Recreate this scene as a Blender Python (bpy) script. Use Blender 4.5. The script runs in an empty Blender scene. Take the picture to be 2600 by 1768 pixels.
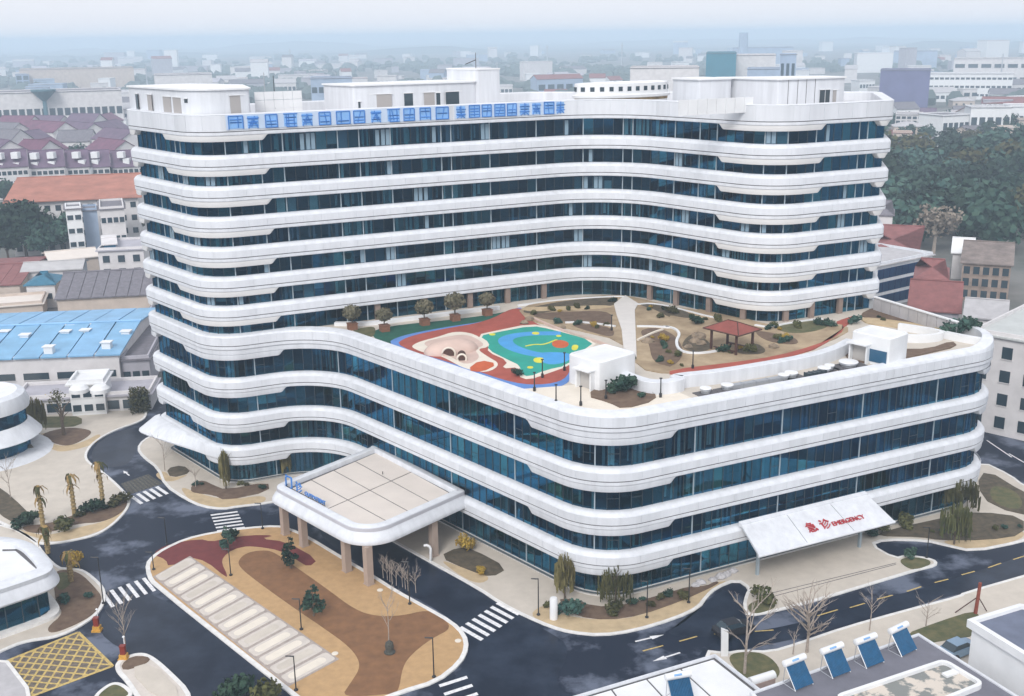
import bpy, bmesh, math, random
from mathutils import Vector, Matrix, noise
random.seed(7)
S = bpy.context.scene
COL = S.collection
# ------------------------------------------------------------------ camera
F_PX, PITCH, ROLL, CAM_H = 2784.18, 0.2782, -0.0136, 59.0
cp, sp, cr, sr = math.cos(PITCH), math.sin(PITCH), math.cos(ROLL), math.sin(ROLL)
FWD = Vector((0, cp, -sp)); _r0 = Vector((1, 0, 0)); _u0 = Vector((0, sp, cp))
RGT = _r0*cr + _u0*sr; UPV = _u0*cr - _r0*sr
CAM = Vector((0, 0, CAM_H))
cd = bpy.data.cameras.new('camera'); cam = bpy.data.objects.new('camera', cd); COL.objects.link(cam)
cd.sensor_width = 36; cd.lens = F_PX/2600*36; cd.clip_start = 1; cd.clip_end = 20000
m3 = Matrix((RGT, UPV, -FWD)).transposed()
cam.matrix_world = Matrix.Translation(CAM) @ m3.to_4x4()
S.camera = cam
# ------------------------------------------------------------------ sky, sun, exposure
SUN_EL, SUN_AZ = math.radians(40), math.radians(196)      # azimuth measured clockwise from +Y
wd = bpy.data.worlds.new('World'); S.world = wd; wd.use_nodes = True
nt = wd.node_tree; nt.nodes.clear()
sky = nt.nodes.new('ShaderNodeTexSky'); sky.sky_type = 'NISHITA'; sky.sun_disc = False
sky.sun_elevation = SUN_EL; sky.sun_rotation = SUN_AZ; sky.air_density = 1.0; sky.dust_density = 4.0; sky.ozone_density = 1.0
hs = nt.nodes.new('ShaderNodeHueSaturation'); hs.inputs['Saturation'].default_value = 0.30; hs.inputs['Value'].default_value = 1.0
tint = nt.nodes.new('ShaderNodeMix'); tint.data_type = 'RGBA'; tint.blend_type = 'MULTIPLY'; tint.inputs[0].default_value = 1
tint.inputs[7].default_value = (1.0, 1.0, 1.01, 1)
bg = nt.nodes.new('ShaderNodeBackground'); bg.inputs['Strength'].default_value = 0.15
wo = nt.nodes.new('ShaderNodeOutputWorld')
veil = nt.nodes.new('ShaderNodeMix'); veil.data_type = 'RGBA'; veil.inputs[0].default_value = 0.80   # even overcast veil over the clear sky
veil.inputs[7].default_value = (5.0, 5.06, 5.35, 1)
nt.links.new(sky.outputs[0], hs.inputs['Color']); nt.links.new(hs.outputs[0], veil.inputs[6]); nt.links.new(veil.outputs[2], tint.inputs[6])
nt.links.new(tint.outputs[2], bg.inputs['Color']); nt.links.new(bg.outputs[0], wo.inputs['Surface'])
sl = bpy.data.lights.new('sun', 'SUN'); sl.energy = 1.4; sl.angle = math.radians(20); sl.color = (1, 0.975, 0.945)
sun = bpy.data.objects.new('sun', sl); COL.objects.link(sun)
_sd = Vector((math.sin(SUN_AZ)*math.cos(SUN_EL), math.cos(SUN_AZ)*math.cos(SUN_EL), math.sin(SUN_EL)))
sun.rotation_euler = _sd.to_track_quat('Z', 'Y').to_euler(); sun.location = (0, 0, 200)
S.view_settings.view_transform = 'Standard'; S.view_settings.look = 'None'
S.view_settings.gamma = 1; S.view_settings.exposure = 0.52; S.view_settings.use_curve_mapping = False
S.render.engine = 'CYCLES'
try:
    S.cycles.use_denoising = True; S.cycles.max_bounces = 6; S.cycles.volume_bounces = 4
    S.cycles.transparent_max_bounces = 12; S.cycles.caustics_reflective = False; S.cycles.caustics_refractive = False
except Exception: pass
# ------------------------------------------------------------------ helpers
K = 2600/2324.0          # measurements were taken on a 2324 px wide copy of the photograph
def ray(x, y): return FWD + RGT*((x*K-1300)/F_PX) - UPV*((y*K-884)/F_PX)
def G(x, y, z=0.0):      # point of the horizontal plane z seen at a measured position
    d = ray(x, y); return CAM + d*((z-CAM_H)/d.z)
def D(x, y, dist):       # point at horizontal distance dist
    d = ray(x, y); return CAM + d*(dist/math.hypot(d.x, d.y))
UX = Vector((0.90060, 0.43465, 0)); VX = Vector((0.65560, -0.75511, 0)); OB = Vector((-38.932, 137.202, 0))
def W(u, v, z=0.0):      # building grid -> world
    p = OB + UX*u + VX*v; return Vector((p.x, p.y, z))
def UV(p):
    d = p-OB; det = UX.x*VX.y-VX.x*UX.y
    return ((d.x*VX.y-VX.x*d.y)/det, (UX.x*d.y-d.x*UX.y)/det)

MATS = {}
def mat(name, col, rough=0.7, var=0.0, scale=1.0, col2=None, bump=0.0, bscale=None, spec=0.5, metal=0.0, orand=0.0, detail=4, streak=False, thr=None):
    if name in MATS: return MATS[name]
    m = bpy.data.materials.new(name); m.use_nodes = True; n = m.node_tree; b = n.nodes['Principled BSDF']
    b.inputs['Roughness'].default_value = rough; b.inputs['Metallic'].default_value = metal
    b.inputs['Specular IOR Level'].default_value = spec
    c = (*col, 1); b.inputs['Base Color'].default_value = c
    if var or col2 or orand or bump:
        geo = n.nodes.new('ShaderNodeNewGeometry'); src = geo.outputs['Position']
        if streak:
            mp = n.nodes.new('ShaderNodeMapping'); mp.inputs['Scale'].default_value = streak; n.links.new(src, mp.inputs[0]); src = mp.outputs[0]
        nz = n.nodes.new('ShaderNodeTexNoise'); nz.inputs['Scale'].default_value = scale; nz.inputs['Detail'].default_value = detail
        nz.inputs['Roughness'].default_value = 0.62
        n.links.new(src, nz.inputs['Vector'])
        rp = n.nodes.new('ShaderNodeValToRGB'); e = rp.color_ramp.elements
        lo, hi = thr or (0.32, 0.68); e[0].position = lo; e[1].position = hi
        if col2: e[0].color = c; e[1].color = (*col2, 1)
        else:
            e[0].color = tuple(max(0, x*(1-var)) for x in col)+(1,); e[1].color = tuple(min(1, x*(1+var)) for x in col)+(1,)
        n.links.new(nz.outputs['Fac'], rp.inputs[0]); out = rp.outputs[0]
        if orand:
            oi = n.nodes.new('ShaderNodeObjectInfo'); h = n.nodes.new('ShaderNodeHueSaturation')
            mr = n.nodes.new('ShaderNodeMapRange'); mr.inputs[3].default_value = 1-orand; mr.inputs[4].default_value = 1+orand
            n.links.new(oi.outputs['Random'], mr.inputs[0]); n.links.new(mr.outputs[0], h.inputs['Value'])
            mr2 = n.nodes.new('ShaderNodeMapRange'); mr2.inputs[3].default_value = .5-orand*.06; mr2.inputs[4].default_value = .5+orand*.06
            n.links.new(oi.outputs['Random'], mr2.inputs[0]); n.links.new(mr2.outputs[0], h.inputs['Hue'])
            n.links.new(out, h.inputs['Color']); out = h.outputs[0]
        n.links.new(out, b.inputs['Base Color'])
        if bump:
            bn = n.nodes.new('ShaderNodeTexNoise'); bn.inputs['Scale'].default_value = bscale or scale*8; bn.inputs['Detail'].default_value = 3
            n.links.new(geo.outputs['Position'], bn.inputs['Vector'])
            bp = n.nodes.new('ShaderNodeBump'); bp.inputs['Strength'].default_value = bump; bp.inputs['Distance'].default_value = 0.05
            n.links.new(bn.outputs['Fac'], bp.inputs['Height']); n.links.new(bp.outputs[0], b.inputs['Normal'])
    MATS[name] = m; return m

def glass_mat(name, trans, gloss, base=0.05):
    m = bpy.data.materials.new(name); m.use_nodes = True; n = m.node_tree; n.nodes.clear()
    t = n.nodes.new('ShaderNodeBsdfTransparent'); t.inputs[0].default_value = (*trans, 1)
    g = n.nodes.new('ShaderNodeBsdfGlossy'); g.inputs[0].default_value = (*gloss, 1); g.inputs['Roughness'].default_value = 0.03
    geo = n.nodes.new('ShaderNodeNewGeometry'); nz = n.nodes.new('ShaderNodeTexNoise'); nz.inputs['Scale'].default_value = 0.6
    bp = n.nodes.new('ShaderNodeBump'); bp.inputs['Strength'].default_value = 0.05; bp.inputs['Distance'].default_value = 0.1
    n.links.new(geo.outputs['Position'], nz.inputs['Vector']); n.links.new(nz.outputs['Fac'], bp.inputs['Height']); n.links.new(bp.outputs[0], g.inputs['Normal'])
    f = n.nodes.new('ShaderNodeFresnel'); f.inputs[0].default_value = 1.5
    a = n.nodes.new('ShaderNodeMath'); a.operation = 'MULTIPLY_ADD'; a.inputs[1].default_value = .45; a.inputs[2].default_value = base; n.links.new(f.outputs[0], a.inputs[0])
    mx = n.nodes.new('ShaderNodeMixShader'); o = n.nodes.new('ShaderNodeOutputMaterial')
    n.links.new(a.outputs[0], mx.inputs[0]); n.links.new(t.outputs[0], mx.inputs[1]); n.links.new(g.outputs[0], mx.inputs[2]); n.links.new(mx.outputs[0], o.inputs[0])
    MATS[name] = m; return m

class MB:
    def __init__(s): s.v = []; s.f = []; s.m = []
    def add(s, vs, fs, mi=0):
        b = len(s.v); s.v += [tuple(p) for p in vs]; s.f += [tuple(i+b for i in f) for f in fs]; s.m += [mi]*len(fs); return s
    def box(s, c, sz, rot=0.0, mi=0, xd=None):
        cx, cy, cz = c; hx, hy, hz = sz[0]/2, sz[1]/2, sz[2]/2
        if xd is not None: rot = math.atan2(xd[1], xd[0])
        ca, sa = math.cos(rot), math.sin(rot); vs = []
        for z in (-hz, hz):
            for x, y in ((-hx, -hy), (hx, -hy), (hx, hy), (-hx, hy)):
                vs.append((cx+x*ca-y*sa, cy+x*sa+y*ca, cz+z))
        return s.add(vs, [(0, 3, 2, 1), (4, 5, 6, 7), (0, 1, 5, 4), (1, 2, 6, 5), (2, 3, 7, 6), (3, 0, 4, 7)], mi)
    def hexa(s, lo, hi, mi=0):   # lower quad, upper quad (same winding)
        return s.add(list(lo)+list(hi), [(0, 3, 2, 1), (4, 5, 6, 7), (0, 1, 5, 4), (1, 2, 6, 5), (2, 3, 7, 6), (3, 0, 4, 7)], mi)
    def prism(s, poly, z0, z1, mi=0, side=None, bottom=False):
        n = len(poly); P = [(p[0], p[1]) for p in poly]
        if sum(P[i][0]*P[(i+1) % n][1]-P[(i+1) % n][0]*P[i][1] for i in range(n)) < 0: P.reverse()
        b = len(s.v); s.v += [(x, y, z0) for x, y in P]+[(x, y, z1) for x, y in P]
        s.f.append(tuple(range(b+n, b+2*n))); s.m.append(mi)
        if bottom: s.f.append(tuple(range(b+n-1, b-1, -1))); s.m.append(mi)
        for i in range(n):
            j = (i+1) % n; s.f.append((b+i, b+j, b+n+j, b+n+i)); s.m.append(mi if side is None else side)
        return s
    def tube(s, pts, rads, n=6, mi=0, cap=True):
        pts = [Vector(p) for p in pts]
        if not hasattr(rads, '__len__'): rads = [rads]*len(pts)
        b = len(s.v)
        for i, p in enumerate(pts):
            d = (pts[min(i+1, len(pts)-1)]-pts[max(i-1, 0)])
            d = d.normalized() if d.length > 1e-6 else Vector((0, 0, 1))
            a = d.cross(Vector((0, 0, 1))); a = Vector((1, 0, 0)) if a.length < 1e-3 else a.normalized(); c = d.cross(a)
            for k in range(n):
                t = 2*math.pi*k/n; s.v.append(tuple(p+(a*math.cos(t)+c*math.sin(t))*rads[i]))
        for i in range(len(pts)-1):
            for k in range(n):
                k2 = (k+1) % n; s.f.append((b+i*n+k, b+(i+1)*n+k, b+(i+1)*n+k2, b+i*n+k2)); s.m.append(mi)
        if cap:
            s.f.append(tuple(b+k for k in range(n))); s.f.append(tuple(b+(len(pts)-1)*n+k for k in range(n-1, -1, -1))); s.m += [mi, mi]
        return s
    def lathe(s, c, prof, n=16, mi=0):
        b = len(s.v)
        for r, z in prof:
            for k in range(n):
                t = 2*math.pi*k/n; s.v.append((c[0]+r*math.cos(t), c[1]+r*math.sin(t), c[2]+z))
        for i in range(len(prof)-1):
            for k in range(n):
                k2 = (k+1) % n; s.f.append((b+i*n+k, b+i*n+k2, b+(i+1)*n+k2, b+(i+1)*n+k)); s.m.append(mi)
        return s
    def sweep(s, path, prof, closed=False, mi=0, pclosed=False, caps=False, zf=None):
        # path: list of (Vector xy, outward normal); prof: list of (offset, z)
        b = len(s.v); n = len(prof)
        for i, (p, nn) in enumerate(path):
            for j, (d, z) in enumerate(prof):
                if zf: d, z = zf(i, j, d, z)
                s.v.append((p.x+nn.x*d, p.y+nn.y*d, z))
        L = len(path); fc = 1
        for i in range(L if closed else L-1):
            i2 = (i+1) % L
            for j in range(n if pclosed else n-1):
                j2 = (j+1) % n
                s.f.append((b+i*n+j, b+i2*n+j, b+i2*n+j2, b+i*n+j2)); s.m.append(mi)
        if caps:
            s.f.append(tuple(b+j for j in range(n))); s.f.append(tuple(b+(L-1)*n+j for j in range(n-1, -1, -1))); s.m += [mi, mi]
        return s
    def build(s, name, mats, parent=None, smooth=False, kind=None, label=None):
        base = parent_loc(parent) if parent else Vector((0, 0, 0))
        me = bpy.data.meshes.new(name)
        me.from_pydata([(v[0]-base.x, v[1]-base.y, v[2]-base.z) for v in s.v], [], s.f)
        if not isinstance(mats, (list, tuple)): mats = [mats]
        for m in mats: me.materials.append(m)
        if len(mats) > 1: me.polygons.foreach_set('material_index', s.m)
        if smooth:
            me.polygons.foreach_set('use_smooth', [True]*len(s.f))
            me.set_sharp_from_angle(angle=math.radians(smooth if smooth > 1 else 35))
        me.update()
        o = bpy.data.objects.new(name, me); COL.objects.link(o)
        if parent: o.parent = parent
        if kind: o['kind'] = kind
        if label: o['label'] = label
        return o
def parent_loc(p):
    l = Vector((0, 0, 0))
    while p: l += p.location; p = p.parent
    return l
def thing(name, label, cat, loc=(0, 0, 0), group=None, rz=0.0, kind=None):
    o = bpy.data.objects.new(name, None); COL.objects.link(o); o.location = loc; o.rotation_euler.z = rz
    o.empty_display_size = 0.5
    o['label'] = label
    if cat: o['category'] = cat
    if group: o['group'] = group
    if kind: o['kind'] = kind
    return o
def tag(o, label, cat, group=None):
    o['label'] = label; o['category'] = cat
    if group: o['group'] = group
    return o
def copy_tree(o, parent=None):
    c = o.copy(); COL.objects.link(c); c.parent = parent
    for ch in o.children: copy_tree(ch, c)
    return c
def recentre(o, loc):       # give a single-mesh thing an origin at its base
    loc = Vector(loc); o.data.transform(Matrix.Translation(-loc)); o.location = loc; return o
def struct(name, mb, mats, smooth=False): return mb.build(name, mats, None, smooth, 'structure')

def fillet(pts, rads, closed=True, step=0.7):
    # pts: Vectors; returns dense list of Vectors
    out = []; n = len(pts)
    for i in range(n):
        p = pts[i]; r = rads[i]
        if (not closed and i in (0, n-1)) or r <= 0: out.append(p.copy()); continue
        a = (pts[i-1]-p); b = (pts[(i+1) % n]-p); la, lb = a.length, b.length; a.normalize(); b.normalize()
        ang = math.acos(max(-1, min(1, a.dot(b)))); t = r/math.tan(ang/2); t = min(t, la*.49, lb*.49); r = t*math.tan(ang/2)
        c = p+(a+b).normalized()*(r/math.sin(ang/2)); s0 = p+a*t-c; s1 = p+b*t-c
        tot = math.acos(max(-1, min(1, s0.dot(s1)/(r*r)))); k = max(2, int(tot*r/step)); a0 = math.atan2(s0.y, s0.x)
        da = math.atan2(s0.x*s1.y-s0.y*s1.x, s0.dot(s1))
        for j in range(k+1):
            th = a0+da*j/k; out.append(Vector((c.x+r*math.cos(th), c.y+r*math.sin(th), 0)))
    return out
def normals(path, closed=True):   # outward = right-hand side of the walk
    n = len(path); res = []
    for i in range(n):
        a = path[(i-1) % n] if closed or i > 0 else path[i]; c = path[(i+1) % n] if closed or i < n-1 else path[i]; p = path[i]
        d1 = (p-a); d2 = (c-p)
        d1 = d1.normalized() if d1.length > 1e-6 else d2.normalized(); d2 = d2.normalized() if d2.length > 1e-6 else d1
        n1 = Vector((d1.y, -d1.x, 0)); n2 = Vector((d2.y, -d2.x, 0)); m = (n1+n2); m.normalize(); m = m/max(.5, m.dot(n1))
        res.append((p, m))
    return res
def arclen(path, closed=False):
    s = [0.0]
    for i in range(1, len(path)+(1 if closed else 0)): s.append(s[-1]+(path[i % len(path)][0]-path[i-1][0]).length)
    return s
class Track:
    def __init__(t, path, closed=True):
        t.p = path+([path[0]] if closed else []); t.s = arclen(t.p); t.L = t.s[-1]
    def at(t, x):
        import bisect
        x = max(0, min(t.L, x)); i = min(len(t.s)-2, max(0, bisect.bisect_right(t.s, x)-1)); f = (x-t.s[i])/max(1e-9, t.s[i+1]-t.s[i])
        p = t.p[i][0].lerp(t.p[i+1][0], f); n = t.p[i][1].lerp(t.p[i+1][1], f); return p, n
    def near(t, q):
        best = (1e9, 0); x = 0
        while x < t.L:
            p, _ = t.at(x); d = (p.x-q.x)**2+(p.y-q.y)**2
            if d < best[0]: best = (d, x)
            x += 0.25
        return best[1]
    def cut(t, a, b):
        out = [t.at(a)]
        for i, s in enumerate(t.s):
            if a+1e-3 < s < b-1e-3: out.append(t.p[i])
        out.append(t.at(b)); return out
def chaikin(p, it=2):
    for _ in range(it):
        q = []
        for i in range(len(p)):
            a, b = p[i], p[(i+1) % len(p)]; q += [a.lerp(b, .25), a.lerp(b, .75)]
        p = q
    return p
def vpoly(pts, z=0.0, it=2): return chaikin([G(x, y, z) for x, y in pts], it) if it else [G(x, y, z) for x, y in pts]
def text_mesh(txt, origin, xd, yd, size, ext, name, m, parent):
    cu = bpy.data.curves.new('t', 'FONT'); cu.body = txt; cu.size = size; cu.extrude = ext; cu.resolution_u = 3
    to = bpy.data.objects.new('t', cu); COL.objects.link(to)
    dg = bpy.context.evaluated_depsgraph_get(); me = bpy.data.meshes.new_from_object(to.evaluated_get(dg))
    bpy.data.objects.remove(to)
    xd = Vector(xd).normalized(); yd = Vector(yd).normalized(); zd = xd.cross(yd)
    M = Matrix((xd, yd, zd)).transposed().to_4x4(); M.translation = Vector(origin)-parent_loc(parent)
    me.transform(M); me.materials.clear(); me.materials.append(m)
    me.polygons.foreach_set('material_index', [0]*len(me.polygons))
    o = bpy.data.objects.new(name, me); COL.objects.link(o); o.parent = parent; return o
# ------------------------------------------------------------------ materials
WHITE = mat('white_cladding', (.635, .655, .69), .55, .10, .9, bump=.02, bscale=.4, streak=(1, 1, .10), detail=7)
WHITE2 = mat('white_soffit', (.70, .695, .69), .55, .04, .3)
PANEL = mat('white_panel', (.63, .65, .685), .5, .07, .8, orand=.06, streak=(1, 1, .12), detail=7)
WHT3 = mat('white_paint', (.72, .73, .74), .5, .05, .5)
DARKJ = mat('dark_joint', (.10, .095, .10), .8)
FRAME = mat('dark_frame', (.035, .05, .06), .45)
FRAMEL = mat('grey_frame', (.30, .36, .40), .4)
GLASS = glass_mat('teal_glass', (.60, .76, .80), (.03, .215, .42), .13)
GLASS2 = glass_mat('teal_glass_deep', (.42, .58, .64), (.02, .17, .34), .12)
GLASS3 = glass_mat('teal_glass_bright', (.62, .78, .82), (.05, .28, .44), .21)
GLS = [GLASS, GLASS2, GLASS3]
GLASSN = glass_mat('blue_glass', (.14, .30, .52), (.04, .16, .42), .2)
PILS = mat('pillar_stone', (.24, .18, .15), .7, .12, 1)
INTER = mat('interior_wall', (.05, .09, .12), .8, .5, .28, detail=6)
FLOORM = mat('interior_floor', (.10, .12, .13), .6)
CURT = [mat('pale_curtain', (.66, .70, .74), .8), mat('grey_curtain', (.42, .45, .50), .8), mat('teal_curtain', (.26, .42, .46), .8), mat('mauve_curtain', (.36, .33, .42), .8), mat('white_blind', (.8, .82, .84), .8)]
ASPH = mat('asphalt', (.006, .011, .025), .33, col2=(.022, .032, .055), scale=.22, thr=(.42, .66), bump=.15, bscale=14, detail=7, spec=.2)
WETA = mat('dry_asphalt_patch', (.009, .015, .032), .55, col2=(.12, .14, .19), scale=.13, thr=(.49, .60), bump=.1, bscale=14, detail=10, spec=.25)
PAVE = mat('beige_paving', (.53, .48, .415), .8, .08, .5, bump=.1, bscale=6, detail=7)
KERB = mat('kerb_stone', (.68, .67, .65), .75, .1, 1.5)
TAN = mat('tan_rubber', (.44, .28, .135), .85, .10, 1.2, bump=.2, bscale=20, detail=8)
BRPATH = mat('brown_path', (.20, .098, .042), .85, .18, .8, bump=.2, bscale=20, detail=8)
REDP = mat('dark_red_rubber', (.145, .028, .026), .85, .14, 1, detail=7)
PARK = mat('parking_paver', (.56, .51, .46), .85, .08, 1.2, bump=.1)
PARKE = mat('parking_groove', (.36, .31, .28), .9, .15, 2)
SOIL = mat('brown_soil', (.10, .062, .042), .95, col2=(.17, .115, .075), scale=1.1, bump=.6, bscale=5, detail=8)
SOILD = mat('dark_soil', (.055, .045, .03), .95, col2=(.12, .095, .06), scale=1.3, bump=.6, bscale=5, detail=8)
EARTH = mat('garden_earth', (.23, .165, .10), .95, col2=(.44, .34, .22), scale=.30, bump=.3, detail=8)
SAND = mat('sand', (.47, .36, .22), .95, .14, .8, bump=.3, detail=8)
GRASS = mat('thin_lawn', (.06, .075, .03), .95, col2=(.15, .13, .06), scale=.8, bump=.5, bscale=6, detail=8)
PAINT = mat('road_paint_white', (.70, .70, .71), .75, .2, 3)
PAINTY = mat('road_paint_yellow', (.50, .37, .13), .75, .3, 3)
CONC = mat('grey_concrete', (.42, .41, .42), .85, .12, .6, bump=.1, detail=7)
COLM = mat('column_stone', (.37, .29, .24), .7, .06, 1)
ROOFC = mat('cream_roof', (.66, .60, .545), .75, .05, .35, detail=7)
ROOFB = mat('blue_metal_roof', (.19, .39, .60), .5, .16, .25, orand=.05, detail=7)
ROOFG = mat('grey_tile_roof', (.16, .15, .17), .8, .2, 1.0, detail=7)
ROOFR = mat('red_tile_roof', (.22, .085, .08), .8, .18, .6, detail=7)
ROOFO = mat('orange_roof', (.36, .15, .105), .8, .2, .25, detail=7)
ROOFP = mat('purple_roof', (.125, .08, .125), .8, .2, .3, detail=6)
HWALL = mat('house_wall', (.62, .60, .60), .85, .10, .35, detail=7)
HGREY = mat('grey_wall', (.38, .37, .41), .85, .12, .3, detail=7)
HBEIGE = mat('beige_wall', (.52, .44, .38), .85, .12, .3, detail=7)
HBRICK = mat('brick_wall', (.27, .21, .175), .9, .3, .5, detail=7)
HBLUE = mat('bluish_hazed_wall', (.30, .38, .50), .8, .12, .1)  # pale blue with distance haze worked into the colour of far walls
TEALW = mat('teal_curtain_wall', (.02, .17, .24), .3, .1, .1)
WINM = mat('window_glass', (.025, .045, .06), .12, spec=.8)
BARK = mat('bark', (.12, .09, .065), .9, .25, 4)
BARKP = mat('pale_bark', (.33, .28, .24), .9, .2, 4)
LEAF = mat('dark_leaves', (.018, .052, .042), .8, col2=(.05, .09, .058), scale=.35, orand=.55, spec=.2)  # green shifted towards blue, putting haze into the grove's colour
LEAF2 = mat('olive_leaves', (.05, .06, .02), .8, col2=(.11, .10, .04), scale=.5, orand=.3, spec=.2)
LEAF3 = mat('willow_leaves', (.11, .10, .035), .8, col2=(.20, .17, .07), scale=.8, spec=.2)
LEAFY = mat('yellow_leaves', (.32, .20, .03), .8, col2=(.45, .33, .07), scale=1.5, spec=.2)
LEAFF = mat('far_hazed_leaves', (.08, .115, .115), .9, col2=(.11, .14, .13), scale=.02)  # lightened and blued, so distance haze is part of the colour
LEAFT = mat('clipped_leaves', (.10, .095, .06), .85, col2=(.19, .17, .11), scale=1.2, spec=.2)
METALD = mat('dark_metal', (.03, .03, .032), .45, metal=.3)
METALG = mat('grey_metal', (.45, .47, .5), .4, metal=.6)
BLUEL = mat('sign_blue', (.05, .20, .55), .4)
BLUEP = mat('sign_blue_pale', (.20, .40, .72), .35, .15, .7)
REDL = mat('sign_red', (.42, .02, .03), .4)
REDR = mat('red_roof_tin', (.23, .06, .045), .7, .15, .8)
TRK = mat('red_track', (.34, .075, .05), .85, .14, .6, detail=7)
TEAL = mat('teal_rubber', (.015, .30, .235), .85, .1, .4)
PBLUE = mat('blue_rubber', (.06, .30, .62), .85, .08, .5)
BBLUE = mat('border_blue', (.10, .22, .52), .8, .1, .6)
PYEL = mat('yellow_rubber', (.62, .60, .06), .85, .08, 1)
TURF = mat('green_turf', (.008, .085, .055), .95, .2, .8)
PINK = mat('pale_rubber', (.56, .42, .36), .85, .08, .5, detail=7)
CREAM = mat('cream_rubber', (.70, .64, .55), .85, .05, .8)
ORNG = mat('orange_rubber', (.50, .10, .03), .85, .1, 1)
WOOD = mat('dark_wood', (.07, .03, .02), .7, .2, 4)
ROCK = mat('garden_rock', (.22, .17, .12), .9, .35, 1.5, bump=.5)
SOLAR = mat('solar_blue', (.01, .085, .19), .25, .15, 2)
# ------------------------------------------------------------------ main hospital building
Z = [47.79, 43.49, 39.59, 35.69, 31.79, 27.89, 23.99, 20.09, 14.14, 9.17, 4.53]
GROUND_IN = 0.62
RB = Vector((57.0, 172.0, 0))                     # hidden rear right corner
TW = [W(0, -22), W(0, 0), W(59.54, 0), W(59.54, 28.9), W(79.6, 28.9), RB, W(66, -26)]
tpath = normals(fillet(TW, [2.2, 6, 12, 7, 1.6, 3, 3]))
PD = [W(0, -22), W(0, 0), W(14.5, 0), W(14.5, 52.47), W(74.8, 52.47), W(81.5, 24), RB+Vector((.3, .3, 0)), W(66, -26.3)]
ppath = normals(fillet(PD, [2.2, 6, 9, 7.5, 7, 2, 3, 3]))
def off(path, d): return [(p+n*d, n) for p, n in path]
TT, PT = Track(tpath), Track(ppath)
HB = thing('hospital_building', 'long white hospital with curved horizontal bands and teal ribbon windows', 'building', W(14, 0, 0))
def key(t, u, v): return t.near(W(u, v))
def band(k):
    z = Z[k]; path = tpath if k < 7 else ppath; tr = TT if k < 7 else PT
    if k == 0: prof = [(-1.5, z+.75), (-1.5, z+2.05), (-1.45, z+2.16), (-.06, z+2.16), (.02, z+2.08), (-.04, z+2.04), (-.04, z+.06)]
    elif k == 7: prof = [(-1.5, z+1.0), (-1.5, z+1.50), (-1.42, z+1.56), (-.5, z+1.46), (-.15, z+1.36), (-.06, z+1.22), (-.04, z+1.18), (-.04, z+.06)]
    else: prof = [(-1.05, z+1.42), (-.62, z+1.42), (-.42, z+1.37), (-.18, z+1.2), (-.07, z+1.02), (-.04, z+.96), (-.04, z+.06)]
    prof += [(-.10, z+.05), (-.16, z+.03), (-.16, z-.03)]
    if k == 7: prof += [(-.02, z-.04), (-.02, z-.42), (-.07, z-.50), (-.22, z-.5), (-.22, z-.56), (-.16, z-.57), (-.2, z-1.18), (-.28, z-1.26), (-1.1, z-1.3)]
    else: prof += [(-.03, z-.04), (-.03, z-.38), (-.08, z-.47), (-1.1, z-.5)]
    zz_ = None
    if k == 7:     # the parapet climbs towards the right end of the roof
        sa = arclen(path); s0 = key(PT, 66, 52.47); s1 = key(PT, 75.5, 49)
        def zz_(i, j, d, z_):
            t = max(0, min(1, (sa[i]-s0)/(s1-s0))); t = t*t*(3-2*t)
            return d, z_+(.85*t if 1 <= j <= 3 else .7*t if j == 4 else .45*t if j == 5 else 0)
    mb = MB(); mb.sweep(path, prof, True, zf=zz_)
    b = mb.build('facade_band', WHITE, HB, 24)
    g = MB(); g.sweep(path, [(-.155, z+.068), (-.06, z+.06), (-.06, z-.045), (-.155, z-.055)], True)
    g.build('shadow_groove', DARKJ, b, 60)
    # raised lips over the rounded corners, with slanted ends
    zt = z-.46 if k != 7 else z-1.2
    spans = []
    if k < 7: spans = [((0, -9.5), (0, 0), (9.4, 0)), ((59.5, 19.8), (59.5, 28.9), (68.2, 28.9)), ((77.0, 28.9), (79.6, 28.9), (79.6, 28.9)), ((0, -22), (0, -20.5), (0, -17.6))]
    elif k < 10: spans = [((0, -9.5), (0, 0), (9.4, 0)), ((14.5, 41.5), (14.5, 52.47), (24.5, 52.47)), ((69, 52.47), (74.8, 52.47), (77, 46)), ((0, -22), (0, -20.5), (0, -17.6))]
    else: spans = [((14.5, 48), (14.5, 52.47), (24.5, 52.47)), ((0, -6), (0, 0), (9.4, 0)), ((66, 52.47), (74.8, 52.47), (77, 46))]
    for a, m_, c in spans:
        sa, sc = key(tr, *a), key(tr, *c)
        if (a[1] == -22): sa = .3
        if sc-sa < 1: sc = sa+5
        pp = tr.cut(sa, sc); sarc = arclen(pp); L = sarc[-1]; H = .74 if k != 7 else .75
        def zf(i, j, d, zz, sarc=sarc, L=L, zt=zt, H=H):
            s = sarc[i]; h = max(0.0, min(1, s/.9, (L-s)/.9)); h = h*h*(3-2*h)
            return d, zt-(zt-zz)*h-(1-h)*.004
        # extra stations for the slanted ends
        st = sorted(set([0, .22, .45, .68, .9, L-.9, L-.68, L-.45, L-.22, L]+[x for x in sarc if .9 < x < L-.9]))
        tl = Track(pp, False); pp = [tl.at(x) for x in st]; sarc[:] = st
        l = MB(); l.sweep(pp, [(-.12, zt), (-.14, zt-H*.8), (-.2, zt-H), (-1.02, zt-H-.02)], False, zf=zf)
        l.build('corner_lip', WHITE2 if k < 7 else WHITE, b, 40)
    return b
BANDS = [band(k) for k in range(11)]

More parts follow.
